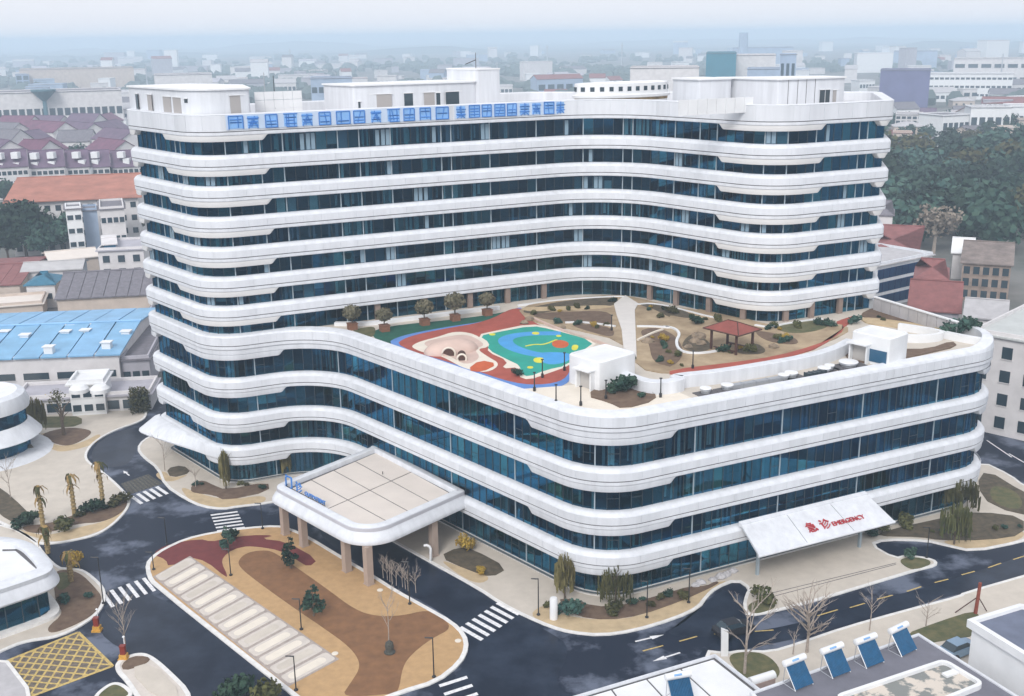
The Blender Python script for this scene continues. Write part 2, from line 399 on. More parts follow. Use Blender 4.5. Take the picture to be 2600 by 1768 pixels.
# fascia panels: one by one on the podium, the top parapet; joined elsewhere
def fascia_piece(mb, tr, a, b, z0, z1, d0, d1):
    pp = tr.cut(a, b)
    mb.sweep(pp, [(d0-.06, z0), (d0, z0+.01), (d1, z1-.01), (d1-.06, z1)], False, pclosed=True, caps=True)
rest = MB()
def panels(k, spans, step, single):
    tr = TT if k < 7 else PT; z = Z[k]
    top = 2.02 if k == 0 else 1.16 if k == 7 else .94
    for (a, b) in spans:
        n = max(1, round((b-a)/step))
        for i in range(n):
            s0, s1 = a+(b-a)*i/n+.022, a+(b-a)*(i+1)/n-.022
            if single:
                m = MB(); fascia_piece(m, tr, s0, s1, z+.07, z+top, 0, 0); m.build('fascia_panel', PANEL, BANDS[k], 40)
            else: fascia_piece(rest, tr, s0, s1, z+.07, z+top, 0, 0)
sE, sEA = 1.5, key(TT, 0, 0)
tR = key(TT, 79.6, 28.9); pQ0, pQ1 = key(PT, 14.5, 8), key(PT, 77, 46)
panels(0, [(sE, tR)], 2.4, True)
for k in range(1, 7): panels(k, [(sE, tR)], 2.4, False)
panels(7, [(sE, pQ0)], 2.4, False); panels(7, [(pQ0, pQ1)], 1.25, True)
for k in (8, 9, 10): panels(k, [(sE, pQ0)], 2.4, False); panels(k, [(pQ0, pQ1)], 2.4, k < 10)
rest.build('fascia_panels', PANEL, HB, 40, 'stuff')

# glazing
gl_rest, mull, mull_l = MB(), MB(), MB(); curt = [MB() for _ in CURT]; case = MB(); inn = MB(); flo = MB()
n_pane = 0
def rib(tr_path, d): return Track(off(tr_path, d), True)
TG, PG, PG0 = rib(tpath, -1.0), rib(ppath, -1.0), rib(ppath, -1.7)
def nearest(tr, u, v): return tr.near(W(u, v))
def storey(k):
    global n_pane
    tr = TG if k < 7 else PG if k < 10 else PG0
    zt = Z[k]-.5+.03 if k != 7 else Z[k]-1.27
    zb = 21.2 if k == 6 else GROUND_IN if k == 10 else Z[k+1]+1.41
    a = .8; b = nearest(tr, *((79.6, 28.9) if k < 7 else (78.5, 40)))
    s = a; i = 0; rnd = random.Random(100+k); blind_left = 0; ck = 0
    sP = nearest(PG, 14.5, 6) if 7 <= k < 10 else 1e9
    wd_ = 1.45 if k < 7 else 1.3
    n = int((b-a)/wd_); w = (b-a)/n
    H = zt-zb; cluster = 0
    for i in range(n):
        s0, s1 = a+i*w, a+(i+1)*w
        (p0, n0), (p1, n1) = tr.at(s0), tr.at(s1)
        q = [p0-n0*.02, p1-n1*.02, p1+n1*.02, p0+n0*.02]
        lo = [(x.x, x.y, zb) for x in q]; hi = [(x.x, x.y, zt) for x in q]
        single = s0 >= sP and n_pane < 298
        gi = rnd.choice([0, 0, 0, 1, 1, 2])
        m = MB() if single else gl_rest
        m.hexa(lo, hi, 0 if single else gi)
        if single: m.build('window_pane', GLS[gi], HB); n_pane += 1
        mid = (p0+p1)/2; nn = (n0+n1).normalized(); dr = (p1-p0).normalized()
        # mullions
        wide = i % 5 == 0 and k < 7 or i % 9 == 0
        c = p0+n0*.03
        (mull_l if wide else mull).box((c.x, c.y, (zb+zt)/2), (.14 if wide else .055, .10 if not wide else .14, H), xd=dr)
        if k >= 7 and i % 2 == 0 and rnd.random() < .35:
            c = mid+nn*.02; mull.box((c.x, c.y, zb+H*.42), ((p1-p0).length, .07, .06), xd=dr)
        # curtains and blinds just behind the glass
        if cluster <= 0:
            r = rnd.random(); cluster = rnd.randint(1, 6)
            mode = 'none' if r < .42 else 'curt' if r < .8 else 'blind' if r < .9 else 'full'
            if k in (7, 8, 9) and s0 > sP: mode = rnd.choice(['curt', 'curt', 'full', 'none', 'curt'])
            ck = rnd.randint(0, 3)
        cluster -= 1
        wl = (p1-p0).length
        if mode == 'curt':
            for e in range(rnd.randint(1, 3)):
                cw = wl*rnd.uniform(.12, .3); x = rnd.uniform(-.5, .5)*(wl-cw); c = mid+dr*x-nn*(.13+.04*e)
                curt[ck].box((c.x, c.y, zt-H*.5), (cw, .05, H*rnd.choice([1, 1, .92, .7])), xd=dr)
        elif mode == 'full':
            c = mid-nn*.17; hh = H*rnd.choice([1, 1, .75, .5]); curt[rnd.choice([1, 2, 3, 1])].box((c.x, c.y, zt-hh/2), (wl*.92, .04, hh), xd=dr)
        elif mode == 'blind' and rnd.random() < .5:
            c = mid-nn*.12; hh = H*rnd.choice([.95, .9, .6]); curt[rnd.choice([0, 4, 1])].box((c.x, c.y, zb+hh/2 if k < 7 else zt-hh/2), (wl*.72, .03, hh), xd=dr)
        # opened casements stand slightly proud on the upper floors
        if k < 6 and rnd.random() < .12:
            for dd in (0, 1):
                if rnd.random() < .7:
                    c = p0.lerp(p1, .3+.45*dd)+nn*.07
                    case.box((c.x, c.y, zb+H*.47), (wl*.36, .04, H*.86), xd=dr)
    # interior: back wall, floor and ceiling
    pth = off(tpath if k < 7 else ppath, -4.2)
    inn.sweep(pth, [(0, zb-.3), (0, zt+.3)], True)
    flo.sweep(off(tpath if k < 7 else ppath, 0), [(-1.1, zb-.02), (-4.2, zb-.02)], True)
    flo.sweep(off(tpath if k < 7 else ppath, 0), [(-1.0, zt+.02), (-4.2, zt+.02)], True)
    # partitions
    for j in range(0, n, 5):
        p, nn = tr.at(a+j*w); c = p-nn*1.75; inn.box((c.x, c.y, (zb+zt)/2), (3.1, .15, H), xd=nn)
for k in range(11): storey(k)
gl_rest.build('window_panes', GLS, HB, kind='stuff')
mull.build('mullions', FRAME, HB, kind='stuff'); mull_l.build('wide_mullions', FRAMEL, HB, kind='stuff')
case.build('opened_casements', mat('casement_glass', (.20, .29, .36), .2), HB, kind='stuff')
for m, c in zip(curt, CURT):
    if m.f: m.build('curtains', c, HB, kind='stuff')
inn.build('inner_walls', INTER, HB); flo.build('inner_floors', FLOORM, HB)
# plain rear glazing, roof slabs, plinth
rg = MB(); L0 = nearest(TG, 79.6, 28.9)
for k in range(6):
    tl = TG.cut(L0, TG.L); rg.sweep(tl, [(0, Z[k+1]+1.3), (0, Z[k]-.45)], False)
tl = PG.cut(nearest(PG, 78.5, 40), PG.L)
for k in range(7, 10): rg.sweep(tl, [(0, Z[k+1]+1.3), (0, Z[k]-.45)], False)
rg.build('rear_glazing', GLASS, HB)
rs = MB(); rs.prism([p for p, n in off(tpath, -1.4)], 48.3, 48.62); rs.build('roof', CONC, HB)
pl = MB(); pl.prism([p for p, n in off(ppath, -1.5)], -.1, GROUND_IN); pl.build('plinth', KERB, HB)
# pillars of the storey on the terrace
for (u, v) in [(37, 0), (43, 0), (49, .0), (59.5, 8), (59.5, 13), (59.5, 19), (59.5, 25), (63.5, 28.9), (68, 28.9), (73, 28.9), (30, 0), (23, 0)]:
    p, n = TG.at(nearest(TG, u, v)); c = p+n*.35
    m = MB(); m.box((c.x, c.y, 22.4), (.75, .5, 2.4), xd=(n.y, -n.x)); m.build('pillar', PILS, HB)

# penthouses on the tower roof
def pent(poly, rads, z0, z1, label, name='roof_penthouse', capo=.25):
    pa = normals(fillet(poly, rads, True, .8)); c = sum((p for p, _ in pa), Vector())/len(pa)
    o = thing(name, label, 'rooftop room', (c.x, c.y, z0))
    m = MB(); m.sweep(pa, [(0, z0), (0, z1-.2)], True); m.build('wall', WHITE, o, 40)
    m = MB(); m.prism([p for p, n in off(pa, capo)], z1-.2, z1, bottom=True); m.build('roof', WHT3, o)
    return o, Track(pa)
def opening(o, tr, u, v, w, z0, z1, mt, name='opening', depth=.04, frame=True):
    s = tr.near(W(u, v)); p, n = tr.at(s); dr = (n.y*-1, n.x); c = p+n*.02
    m = MB(); m.box((c.x, c.y, (z0+z1)/2), (w, depth, z1-z0), xd=dr); b = m.build(name, mt, o)
    if frame:
        f = MB(); c2 = p+n*.05
        f.box((c2.x, c2.y, z1+.05), (w+.25, .16, .1), xd=dr); f.build('frame', WHT3, b)
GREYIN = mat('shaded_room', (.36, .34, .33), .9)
o, tr = pent([W(1.3, -23.0), W(1.3, -2.2), W(8.4, -2.2), W(13, -14), W(10, -23)], [1, 5, .6, .5, 1], 48.6, 53.0, 'low white roof room with square openings at the left end of the tower')
for (u, v, w, z0, z1, mt) in [(1.3, -19.5, 2.2, 49.9, 52, WINM), (1.3, -15.5, 3.0, 49.8, 52.0, GREYIN), (1.3, -9.6, 2.4, 49.8, 51.9, GREYIN), (1.3, -6.6, 2.2, 49.8, 51.9, GREYIN), (1.3, -4.5, .6, 51.3, 51.8, FRAME), (6.9, -2.2, 1.9, 49.9, 52.1, GREYIN)]:
    opening(o, tr, u, v, w, z0, z1, mt, 'window' if mt is WINM else 'opening')
o, tr = pent([W(25.4, -8), W(44.0, -8), W(44.0, -16), W(25.4, -16)], [.4]*4, 48.6, 52.7, 'long low white roof room behind the blue rooftop letters')
for (u, w, z0, z1, mt) in [(29.3, 3.4, 49.4, 51.3, GREYIN), (33.4, 1.3, 49.6, 51.3, WINM), (37, 2.4, 49.5, 51.3, GREYIN), (37.9, .6, 49.5, 51.2, WINM), (41, 4.0, 49.4, 51.3, WINM), (26.1, .3, 49.4, 50.4, FRAME)]:
    opening(o, tr, u, -8, w, z0, z1, mt, 'window' if mt is WINM else 'opening', depth=.06 if w < 1 else .04)
o, tr = pent([W(43.9, -7.6), W(47.5, -7.6), W(47.5, -15), W(43.9, -15)], [.2]*4, 48.6, 54.4, 'taller white stair tower at the right end of the long roof room', 'stair_tower', .1)
o, tr = pent([W(67.6, 21.5), W(79.2, 21.5), W(80.0, 17), W(68.5, 10)], [.2]*4, 48.6, 52.9, 'big white panelled roof room over the right end of the tower')
for (u, w, z0, z1, mt) in [(75.3, .9, 49.2, 51.2, FRAME), (76.3, .9, 49.2, 51.2, FRAME), (77.4, .8, 49.3, 51.1, GREYIN)]:
    opening(o, tr, u, 21.5, w, z0, z1, mt, 'window' if mt is FRAME else 'opening')
jm = MB()
for u in (69.3, 70.9, 72.4, 73.9): jm.box(tuple(W(u, 21.52, 51)), (.05, .05, 3.6), xd=UX)
jm.build('panel_joints', DARKJ, o)
o, tr = pent([W(62.0, 14), W(67.4, 14), W(68, 8), W(63, 8)], [.2]*4, 48.6, 52.9, 'small white roof room with a drain pipe left of the big one')
# white screens
def screen(a, b, z0, z1, n, label, cols=1):
    c = (a+b)/2; o = thing('roof_screen', label, 'screen', (c.x, c.y, z0))
    for i in range(n):
        p0, p1 = a.lerp(b, (i+.02)/n), a.lerp(b, (i+.98)/n); mm = (p0+p1)/2
        for r in range(cols):
            h = (z1-z0)/cols; m = MB(); m.box((mm.x, mm.y, z0+h*(r+.5)), ((p1-p0).length, .12, h-.05), xd=(p1-p0)); m.build('panel', WHT3, o)
    return o
screen(W(11.8, -8), W(18.2, -8), 48.9, 52.2, 5, 'white panelled screen box between the two left roof rooms', 3)
screen(W(49.2, 24.2), W(60.8, 24.2), 48.9, 50.9, 8, 'white panel fence along the bent roof edge of the tower')
# mast aerials
for (u, v, h, lb) in [(15.0, -9, 5.6, 'thin lightning rod by the white screen box'), (44.6, -9, 8.0, 'thin aerial with a tilted arm on the stair tower')]:
    m = MB(); p = W(u, v, 48.6); m.tube([p, p+Vector((0, 0, h))], [.07, .04], 5)
    if h > 6: m.tube([p+Vector((0, 0, h-1)), p+Vector((-1.5, 0, h-1.6))], .06, 5)
    m.tube([p, p+Vector((0, 0, .3))], .25, 6)
    tag(recentre(m.build('aerial', METALD), p), lb, 'aerial')

# blue rooftop lettering on the parapet (strokes too blurred to read: framed strokes as seen)
SG = thing('rooftop_sign', 'row of big blue characters along the top parapet of the tower', 'sign', W(28, .3, 48))
rnd = random.Random(5)
def glyph(u0, u1, z0, z1, pale):
    m = MB(); pl_ = MB(); h = z1-z0; w = u1-u0; t = .17
    def bar(x0, y0, x1, y1, tt=t, mm=m):
        a = W(u0+w*x0, .13, z0+h*y0); b = W(u0+w*x1, .13, z0+h*y1); mm.tube([a, b], tt*.42, 4)
    kind = rnd.randint(0, 5)
    p = [W(u0+.06, .07, 0), W(u1-.06, .07, 0), W(u1-.06, .11, 0), W(u0+.06, .11, 0)]
    pl_.hexa([(q.x, q.y, z0+.06) for q in p], [(q.x, q.y, z1-.06) for q in p])
    L = []
    if kind in (0, 1, 4): L += [(0, 0, 0, 1), (1, 0, 1, 1), (0, 1, 1, 1)]
    if kind in (0, 1): L += [(0, .02, 1, .02)]
    if kind == 2: L += [(.5, 0, .5, 1), (0, .72, 1, .72), (0, .3, 1, .3), (.1, 0, .45, .3), (.9, 0, .55, .3)]
    if kind == 3: L += [(0, 1, 1, 1), (.2, 0, .2, 1), (.75, 0, .75, 1), (.2, .5, .75, .5), (.2, 0, .95, 0)]
    if kind == 5: L += [(0, .8, 1, .8), (.5, .8, .1, 0), (.5, .8, .9, 0), (.2, .4, .8, .4)]
    for _ in range(3):
        y = rnd.choice([.25, .5, .72]); L.append((.1, y, .9, y))
    L.append((rnd.choice([.35, .5, .65]), .1, rnd.choice([.35, .5, .65]), .95))
    for l in L: bar(*l)
    g = m.build('character', BLUEL, SG); pl_.build('backing', BLUEP, g)
for a_, b_ in ((4.1, 34.0), (35.0, 52.4)):
    m = MB(); q_ = [W(a_, .03), W(b_, .03), W(b_, .065), W(a_, .065)]; m.hexa([(p.x, p.y, 48.05) for p in q_], [(p.x, p.y, 49.85) for p in q_]); m.build('backing_strip', mat('sign_strip', (.50, .60, .74), .4, .06, .4), SG)
us = [4.4+i*2.32 for i in range(13)]
for i, u in enumerate(us): glyph(u, u+1.5+.3*(i % 3 == 0), 48.12, 49.72, i % 2)
for i in range(9): u = 35.2+i*1.93; glyph(u, u+1.4+.15*(i % 2), 48.15, 49.78, i % 2)

p = G(1415, 221, 50.0); cx_ = Vector((p.x, p.y+2.5, 0))
pa = normals([cx_+UX*(8.0*math.cos(a))+Vector((-UX.y, UX.x, 0))*(3.4*math.sin(a)) for a in [2*math.pi*k/48 for k in range(48)]])
o = thing('roof_drum', 'pale oval roof drum with little square windows near the bend of the tower roof', 'rooftop room', (p.x, p.y+2.5, 48.6))
m = MB(); m.sweep(pa, [(-.2, 48.6), (-.2, 49.9), (.15, 50.0), (.2, 50.35), (-.15, 50.45), (-.15, 52.0), (-.4, 52.05), (-.45, 51.8)], True); m.build('wall', WHT3, o, 30)
m = MB(); m.prism([q+n*-.4 for q, n in pa], 51.6, 51.82); m.build('roof', WHT3, o)
m = MB(); m.sweep(pa, [(-.18, 49.55), (-.17, 49.95)], True); m.build('stained_edge', mat('rusty_stain', (.30, .22, .12), .9, .4, .8), o)
dt = Track(pa)
for i in range(26):
    q, n = dt.at(dt.L*i/26); m = MB(); c = q+n*-.13; m.box((c.x, c.y, 51.25), (.62, .08, .62), xd=(-n.y, n.x)); m.build('window', WINM, o)
# ------------------------------------------------------------------ terrace garden on the podium roof
ZD = 21.2
inner = [p for p, n in off(ppath, -1.7)]
m = MB(); m.prism(inner, 20.7, ZD, bottom=True); struct('terrace_deck', m, PAVE)
_lv = [0]
def patch(name, pts, mt, h=.02, it=2, lab=None):
    _lv[0] += 1; z = ZD+.004+.004*_lv[0]
    m = MB(); m.prism(vpoly(pts, ZD+h, it), ZD-.05, z+h); return struct(name, m, mt)
C5 = lambda *q: [(760.0+x*.34616, 536.3+y*.34616) for x, y in q]         # enlarged crops -> measured space
C6 = lambda *q: [(1519.6+x*.34616, 536.3+y*.34616) for x, y in q]
patch('planter_turf', C5((220, 640), (330, 590), (800, 545), (1120, 500), (1170, 470), (1190, 520), (1060, 560), (800, 590), (560, 640), (400, 690), (340, 720)), TURF)
patch('thin_lawn_patch', C5((100, 620), (180, 600), (270, 590), (260, 660), (200, 660)), GRASS)
patch('blue_border', C5((330, 710), (420, 655), (700, 600), (1050, 550), (1180, 470), (1240, 470), (1240, 560), (1700, 690), (1600, 800), (1540, 920), (1530, 970), (1350, 1020), (1210, 1000), (700, 840)), BBLUE)
patch('running_track', C5((385, 720), (470, 660), (700, 610), (1000, 560), (1160, 470), (1250, 480), (1270, 560), (1640, 700), (1560, 800), (1530, 930), (1400, 975), (1180, 970), (860, 860)), TRK)
patch('pale_play_floor', C5((500, 720), (560, 690), (680, 660), (780, 625), (900, 635), (990, 690), (1010, 730), (930, 740), (1000, 790), (1090, 840), (1000, 900), (850, 870), (760, 820), (690, 785), (600, 770), (520, 740)), CREAM)
patch('pale_mound_floor', C5((560, 700), (700, 665), (860, 640), (960, 690), (980, 720), (910, 740), (960, 800), (860, 850), (760, 790), (660, 750)), PINK)
patch('cream_edge', C5((925, 650), (1060, 620), (1280, 575), (1420, 600), (1730, 690), (1650, 760), (1540, 850), (1400, 900), (1270, 945), (1200, 920), (1210, 860), (1090, 870), (1140, 820), (1000, 760), (1010, 720)), CREAM, it=1)
patch('teal_play_floor', C5((945, 655), (1060, 632), (1290, 588), (1420, 612), (1710, 692), (1620, 755), (1520, 850), (1380, 880), (1270, 925), (1215, 900), (1215, 850), (1140, 815), (1000, 745), (1015, 700)), TEAL, it=1)
# blue ring as a curved strip
def arcstrip(name, pts, w, mt):
    _lv[0] += 1; z = ZD+.03+.004*_lv[0]
    P = [G(x, y, ZD) for x, y in pts]; 
    for _ in range(2): P = [P[0]]+[q for i in range(len(P)-1) for q in (P[i].lerp(P[i+1], .25), P[i].lerp(P[i+1], .75))]+[P[-1]]
    pa = normals(P, False); m = MB(); m.sweep(pa, [(-w, ZD), (-w, z), (w, z), (w, ZD)], False, caps=True); return struct(name, m, mt)
patch('blue_play_floor', C5((1300, 770), (1420, 760), (1560, 770), (1530, 830), (1380, 850)), PBLUE)
arcstrip('blue_play_ring', C5((1480, 640), (1250, 640), (1110, 670), (1130, 720), (1260, 770), (1420, 790)), .95, PBLUE)
for q in [((1300, 800), (1370, 795), (1365, 835), (1305, 830)), ((1260, 855), (1300, 855), (1300, 870), (1262, 870)), ((1290, 630), (1340, 630), (1340, 648), (1295, 648)), ((1450, 650), (1485, 650), (1485, 662), (1452, 662)), ((1555, 715), (1600, 715), (1590, 750), (1550, 750)), ((1010, 640), (1055, 640), (1050, 653), (1015, 653))]:
    patch('yellow_play_spot', C5(*q), PYEL)
patch('brown_play_spot', C5((1415, 700), (1470, 680), (1540, 700), (1520, 735), (1440, 735)), ORNG)
arcstrip('yellow_play_line', C5((1250, 725), (1310, 712), (1370, 716), (1455, 682)), .14, PYEL)
patch('orange_play_floor', C5((865, 880), (950, 815), (1070, 840), (960, 895)), ORNG, it=1)
# play mound with tunnels
MD = thing('play_mound', 'cream play mound pierced by three round tunnel mouths', 'play mound', G(1024, 802, ZD))
mc = G(1024, 797, ZD); m = MB()
dx = (W(1, 0)-W(0, 0)).normalized(); dy = Vector((-dx.y, dx.x, 0)); A = []
for i in range(7):
    t = i/6; r = math.cos(t*math.pi/2); h = math.sin(t*math.pi/2)*1.5
    A.append([mc+dx*(3.6*r*math.cos(a))+dy*(2.2*r*math.sin(a))+Vector((0, 0, h)) for a in [2*math.pi*k/20 for k in range(20)]])
vs = [p for r in A for p in r]; fs = [(i*20+k, i*20+(k+1) % 20, (i+1)*20+(k+1) % 20, (i+1)*20+k) for i in range(6) for k in range(20)]
m.add(vs, fs); m.build('mound', PINK, MD, 80)
for x, y, r in ((1018, 800, .75), (1048, 810, .5), (998, 793, .45)):
    p = G(x, y, ZD+.3); d = Vector((-p.x, -p.y, 0)).normalized(); q = p+d*.5
    t = MB(); t.tube([q-d*1.6, q+d*.25], r, 14); tt = t.build('tunnel_mouth', WOOD, MD, 40)
    t = MB(); rim = [q+d*.27+Vector((-d.y, d.x, 0))*(r*1.08*math.cos(a))+Vector((0, 0, r*1.08*math.sin(a))) for a in [k*math.pi/10 for k in range(21)]]
    t.tube(rim, .12, 6); t.build('rim', CREAM, tt, 50)
# garden on the right
patch('garden_sand', C5((1190, 470), (1500, 410), (1830, 385), (1960, 400), (2324, 490))+C6((300, 470), (640, 590), (860, 590), (1040, 570), (1170, 590), (1170, 640), (850, 770), (430, 870), (0, 910))+C5((1985, 870), (1900, 690), (1500, 600), (1270, 560)), EARTH, it=1)
patch('garden_track', C6((1170, 580), (1230, 520), (1140, 545), (1080, 570), (1150, 590), (1120, 650), (950, 720), (700, 790), (430, 830), (0, 880), (0, 915), (430, 870), (760, 800), (1000, 730)), TRK, it=1)
patch('garden_bed', C5((1200, 490), (1500, 425), (1830, 400), (1870, 430), (1800, 470), (1500, 480), (1300, 520)), SOILD)
patch('garden_bed', C5((1290, 510), (1500, 500), (1800, 490), (1820, 560), (1800, 600), (1480, 560), (1320, 540)), SOIL)
patch('garden_bed', C5((1520, 580), (1700, 585), (1830, 610), (1830, 670), (1700, 640)), SOIL)
patch('garden_path', C5((1200, 470), (1500, 465), (1800, 455), (1820, 475), (1500, 490), (1260, 500)), SAND)
patch('garden_bed', C5((1980, 450), (2100, 440), (2324, 500))+C6((150, 540), (100, 540), (0, 520))+C5((2200, 540), (2090, 480)), SOILD)
patch('garden_lawn', C5((1985, 620), (2120, 600), (2240, 660), (2290, 760))+C6((60, 830), (0, 860))+C5((2200, 860), (2080, 830), (2060, 700)), SOIL)
patch('garden_bed', C6((680, 600), (880, 560), (1040, 550), (1050, 600), (900, 640), (760, 640)), GRASS)
patch('garden_bed', C6((440, 740), (560, 700), (640, 750), (600, 780), (450, 780)), SOILD)
patch('garden_bed', C6((540, 620), (680, 640), (830, 670), (850, 720), (640, 700)), SOIL)
patch('rock_bed', C6((90, 690), (150, 640), (240, 680), (290, 740), (180, 770), (80, 740)), SOILD)
m = MB(); m.prism(vpoly(C5((1830, 452), (1870, 420), (1905, 396), (1990, 450), (1966, 490), (1972, 640), (1978, 800), (1892, 740), (1880, 620), (1846, 520)), ZD, 0), ZD, ZD+.22); struct('white_walkway', m, mat('pale_walkway', (.64, .61, .58), .75, .05, .6))
m = MB(); m.prism([W(15.8, 47.5), W(15.9, 38), W(27.5, 41.3), W(29.5, 44), W(28, 50.9), W(17.5, 50.9)], ZD, ZD+.06); struct('cream_deck', m, CREAM)
def kerbline(name, pts, w, h, mt, z=ZD, closed=False):
    P = [G(x, y, z) for x, y in pts]
    for _ in range(2): P = [P[0]]+[q for i in range(len(P)-1) for q in (P[i].lerp(P[i+1], .25), P[i].lerp(P[i+1], .75))]+[P[-1]]
    pa = normals(P, False); m = MB(); m.sweep(pa, [(-w/2, z-.1), (-w/2, z+h), (w/2, z+h), (w/2, z-.1)], False, caps=True); return struct(name, m, mt)
kerbline('garden_kerb', C5((1980, 600), (2100, 600), (2200, 610))+C6((-40, 600), (30, 610), (70, 650), (40, 700), (60, 760), (150, 780), (280, 770), (390, 740)), .35, .3, WHT3)
kerbline('garden_kerb', C5((1510, 575), (1640, 572), (1840, 600)), .3, .3, WHT3)
kerbline('garden_kerb', C5((1300, 545), (1500, 630), (1700, 690), (1890, 760)), .3, .3, PINK)
kerbline('garden_kerb', C5((1985, 690), (2090, 640), (2150, 620)), .3, .3, CREAM)
kerbline('garden_kerb', C5((1200, 460), (1500, 420), (1850, 400), (1900, 405)), .3, .25, WHT3)
kerbline('garden_kerb', C5((1970, 455), (2100, 445), (2324, 500))+C6((200, 520), (330, 550)), .3, .25, WHT3)
kerbline('garden_kerb', C6((560, 590), (640, 605), (720, 590), (900, 560), (1000, 550)), .4, .25, WHT3)
kerbline('garden_kerb', C5((0, 585), (220, 585), (420, 560), (700, 525), (1000, 485), (1080, 480)), .8, .45, WHT3)
# white low wall between garden and service strip, panel by panel
WL = thing('garden_wall', 'curved white panelled wall below the roof garden', 'wall', G(1600, 868, ZD))
P = [G(x, y, ZD) for x, y in C5((1900, 960), (1990, 1000), (2100, 1030), (2250, 1010))+C6((0, 985), (300, 955), (600, 905), (900, 850), (1060, 800), (1160, 745))]
for _ in range(2): P = [P[0]]+[q for i in range(len(P)-1) for q in (P[i].lerp(P[i+1], .25), P[i].lerp(P[i+1], .75))]+[P[-1]]
wt = Track(normals(P, False), False); n = int(wt.L/1.5)
m = MB(); m.sweep(wt.p, [(-.25, ZD), (-.25, ZD+1.35), (-.15, ZD+1.45), (.95, ZD+1.45), (1.0, ZD+1.4), (1.0, ZD)], False, caps=True); 
m.build('wall_core', WHITE, WL, 30)
for i in range(n):
    m = MB(); pp = wt.cut(wt.L*i/n+.02, wt.L*(i+1)/n-.02); m.sweep(pp, [(-.33, ZD+.25), (-.33, ZD+1.3), (-.26, ZD+1.3), (-.26, ZD+.25)], False, pclosed=True, caps=True); m.build('panel', PANEL, WL)
m = MB(); pp = wt.cut(0, wt.L); m.sweep(pp, [(-2.6, ZD+.008), (-.45, ZD+.008)], False); struct('service_strip', m, CONC)
m = MB(); m.sweep(wt.cut(1, wt.L-1), [(-.95, ZD+.02), (-.34, ZD+.02)], False); struct('drain_gutter', m, DARKJ)
# two white stair huts
def hut(c0, sx, sy, h, dirx, label, door_side, win):
    dirx = Vector(dirx).normalized(); dy_ = Vector((-dirx.y, dirx.x, 0)); o = thing('stair_hut', label, 'hut', c0)
    pts = [c0, c0+dirx*sx, c0+dirx*sx+dy_*sy, c0+dy_*sy]; pa = normals(fillet([Vector((p.x, p.y, 0)) for p in pts], [.5]*4, True, .3))
    z0 = ZD
    m = MB(); m.sweep(pa, [(0, z0), (0, z0+h), (-.12, z0+h+.12), (-.3, z0+h+.12), (-.3, z0+h-.1)], True); m.build('wall', WHT3, o, 40)
    m = MB(); m.prism([p+n*-.3 for p, n in pa], z0+h-.3, z0+h-.06); m.build('roof', WHT3, o)
    f = c0+dirx*(sx*door_side)-dy_*.03
    m = MB(); m.box((f.x, f.y, z0+1.1), (1.9, .08, 2.2), xd=dirx); d = m.build('door', mat('door_grey', (.42, .40, .38), .6), o)
    m = MB(); q = f-dy_*.5; m.box((q.x, q.y, z0+2.35), (2.6, 1.2, .14), xd=dirx); m.build('door_hood', WHT3, o)
    for s_ in (-1, 1):
        q = f+dirx*(1.1*s_)-dy_*.25; m = MB(); m.box((q.x, q.y, z0+1.15), (.2, .7, 2.3), xd=dirx); m.build('door_cheek', WHT3, o)
    if win:
        q = c0+dirx*(sx*win)-dy_*.03; m = MB(); m.box((q.x, q.y, z0+1.1), (2.2, .08, 1.5), xd=dirx); m.build('window', mat('hut_panel_blue', (.02, .09, .17), .3), o)
    return o
hut(G(1288, 868, ZD), 5.0, 6.0, 3.3, VX, 'plain white stair hut with grey door beside the coloured playground', .62, 0)
hut(G(1927, 815, ZD), 5.2, 4.2, 3.4, VX, 'white stair hut with blue panel and hooded door near the right roof corner', .28, .72)
# red roofed pavilion
pc = G(1660, 795, ZD); PV = thing('garden_pavilion', 'open garden pavilion with red hipped roof on dark posts', 'pavilion', pc)
a_, b_ = VX.normalized(), Vector((.7551, .6556, 0))
for i, j in ((-1, -1), (1, -1), (1, 1), (-1, 1)):
    q = pc+a_*(1.9*i)+b_*(1.6*j); m = MB(); m.box((q.x, q.y, ZD+1.4), (.24, .24, 2.8), xd=a_); m.build('post', WOOD, PV)
m = MB(); e = [pc+a_*(2.7*i)+b_*(2.3*j)+Vector((0, 0, 2.75)) for i, j in ((-1, -1), (1, -1), (1, 1), (-1, 1))]; r0, r1 = pc-a_*.7+Vector((0, 0, 3.75)), pc+a_*.7+Vector((0, 0, 3.75))
m.add(e+[r0, r1], [(0, 1, 5, 4), (1, 2, 5), (2, 3, 4, 5), (3, 0, 4), (3, 2, 1, 0)]); rf = m.build('roof', REDR, PV)
m = MB(); 
for i in range(4): m.tube([e[i], e[(i+1) % 4]], .09, 5)
m.tube([r0, r1], .09, 5)
for i in range(4): m.tube([e[i], r0 if i in (0, 3) else r1], .07, 5)
m.build('ridge_trim', WOOD, rf)
for j in (-1, 1):
    q = pc+b_*(1.4*j); m = MB(); m.box((q.x, q.y, ZD+.42), (3.2, .35, .1), xd=a_)
    for s_ in (-1.2, 1.2): w_ = q+a_*s_; m.box((w_.x, w_.y, ZD+.19), (.12, .3, .38), xd=a_)
    m.build('bench', WOOD, PV)
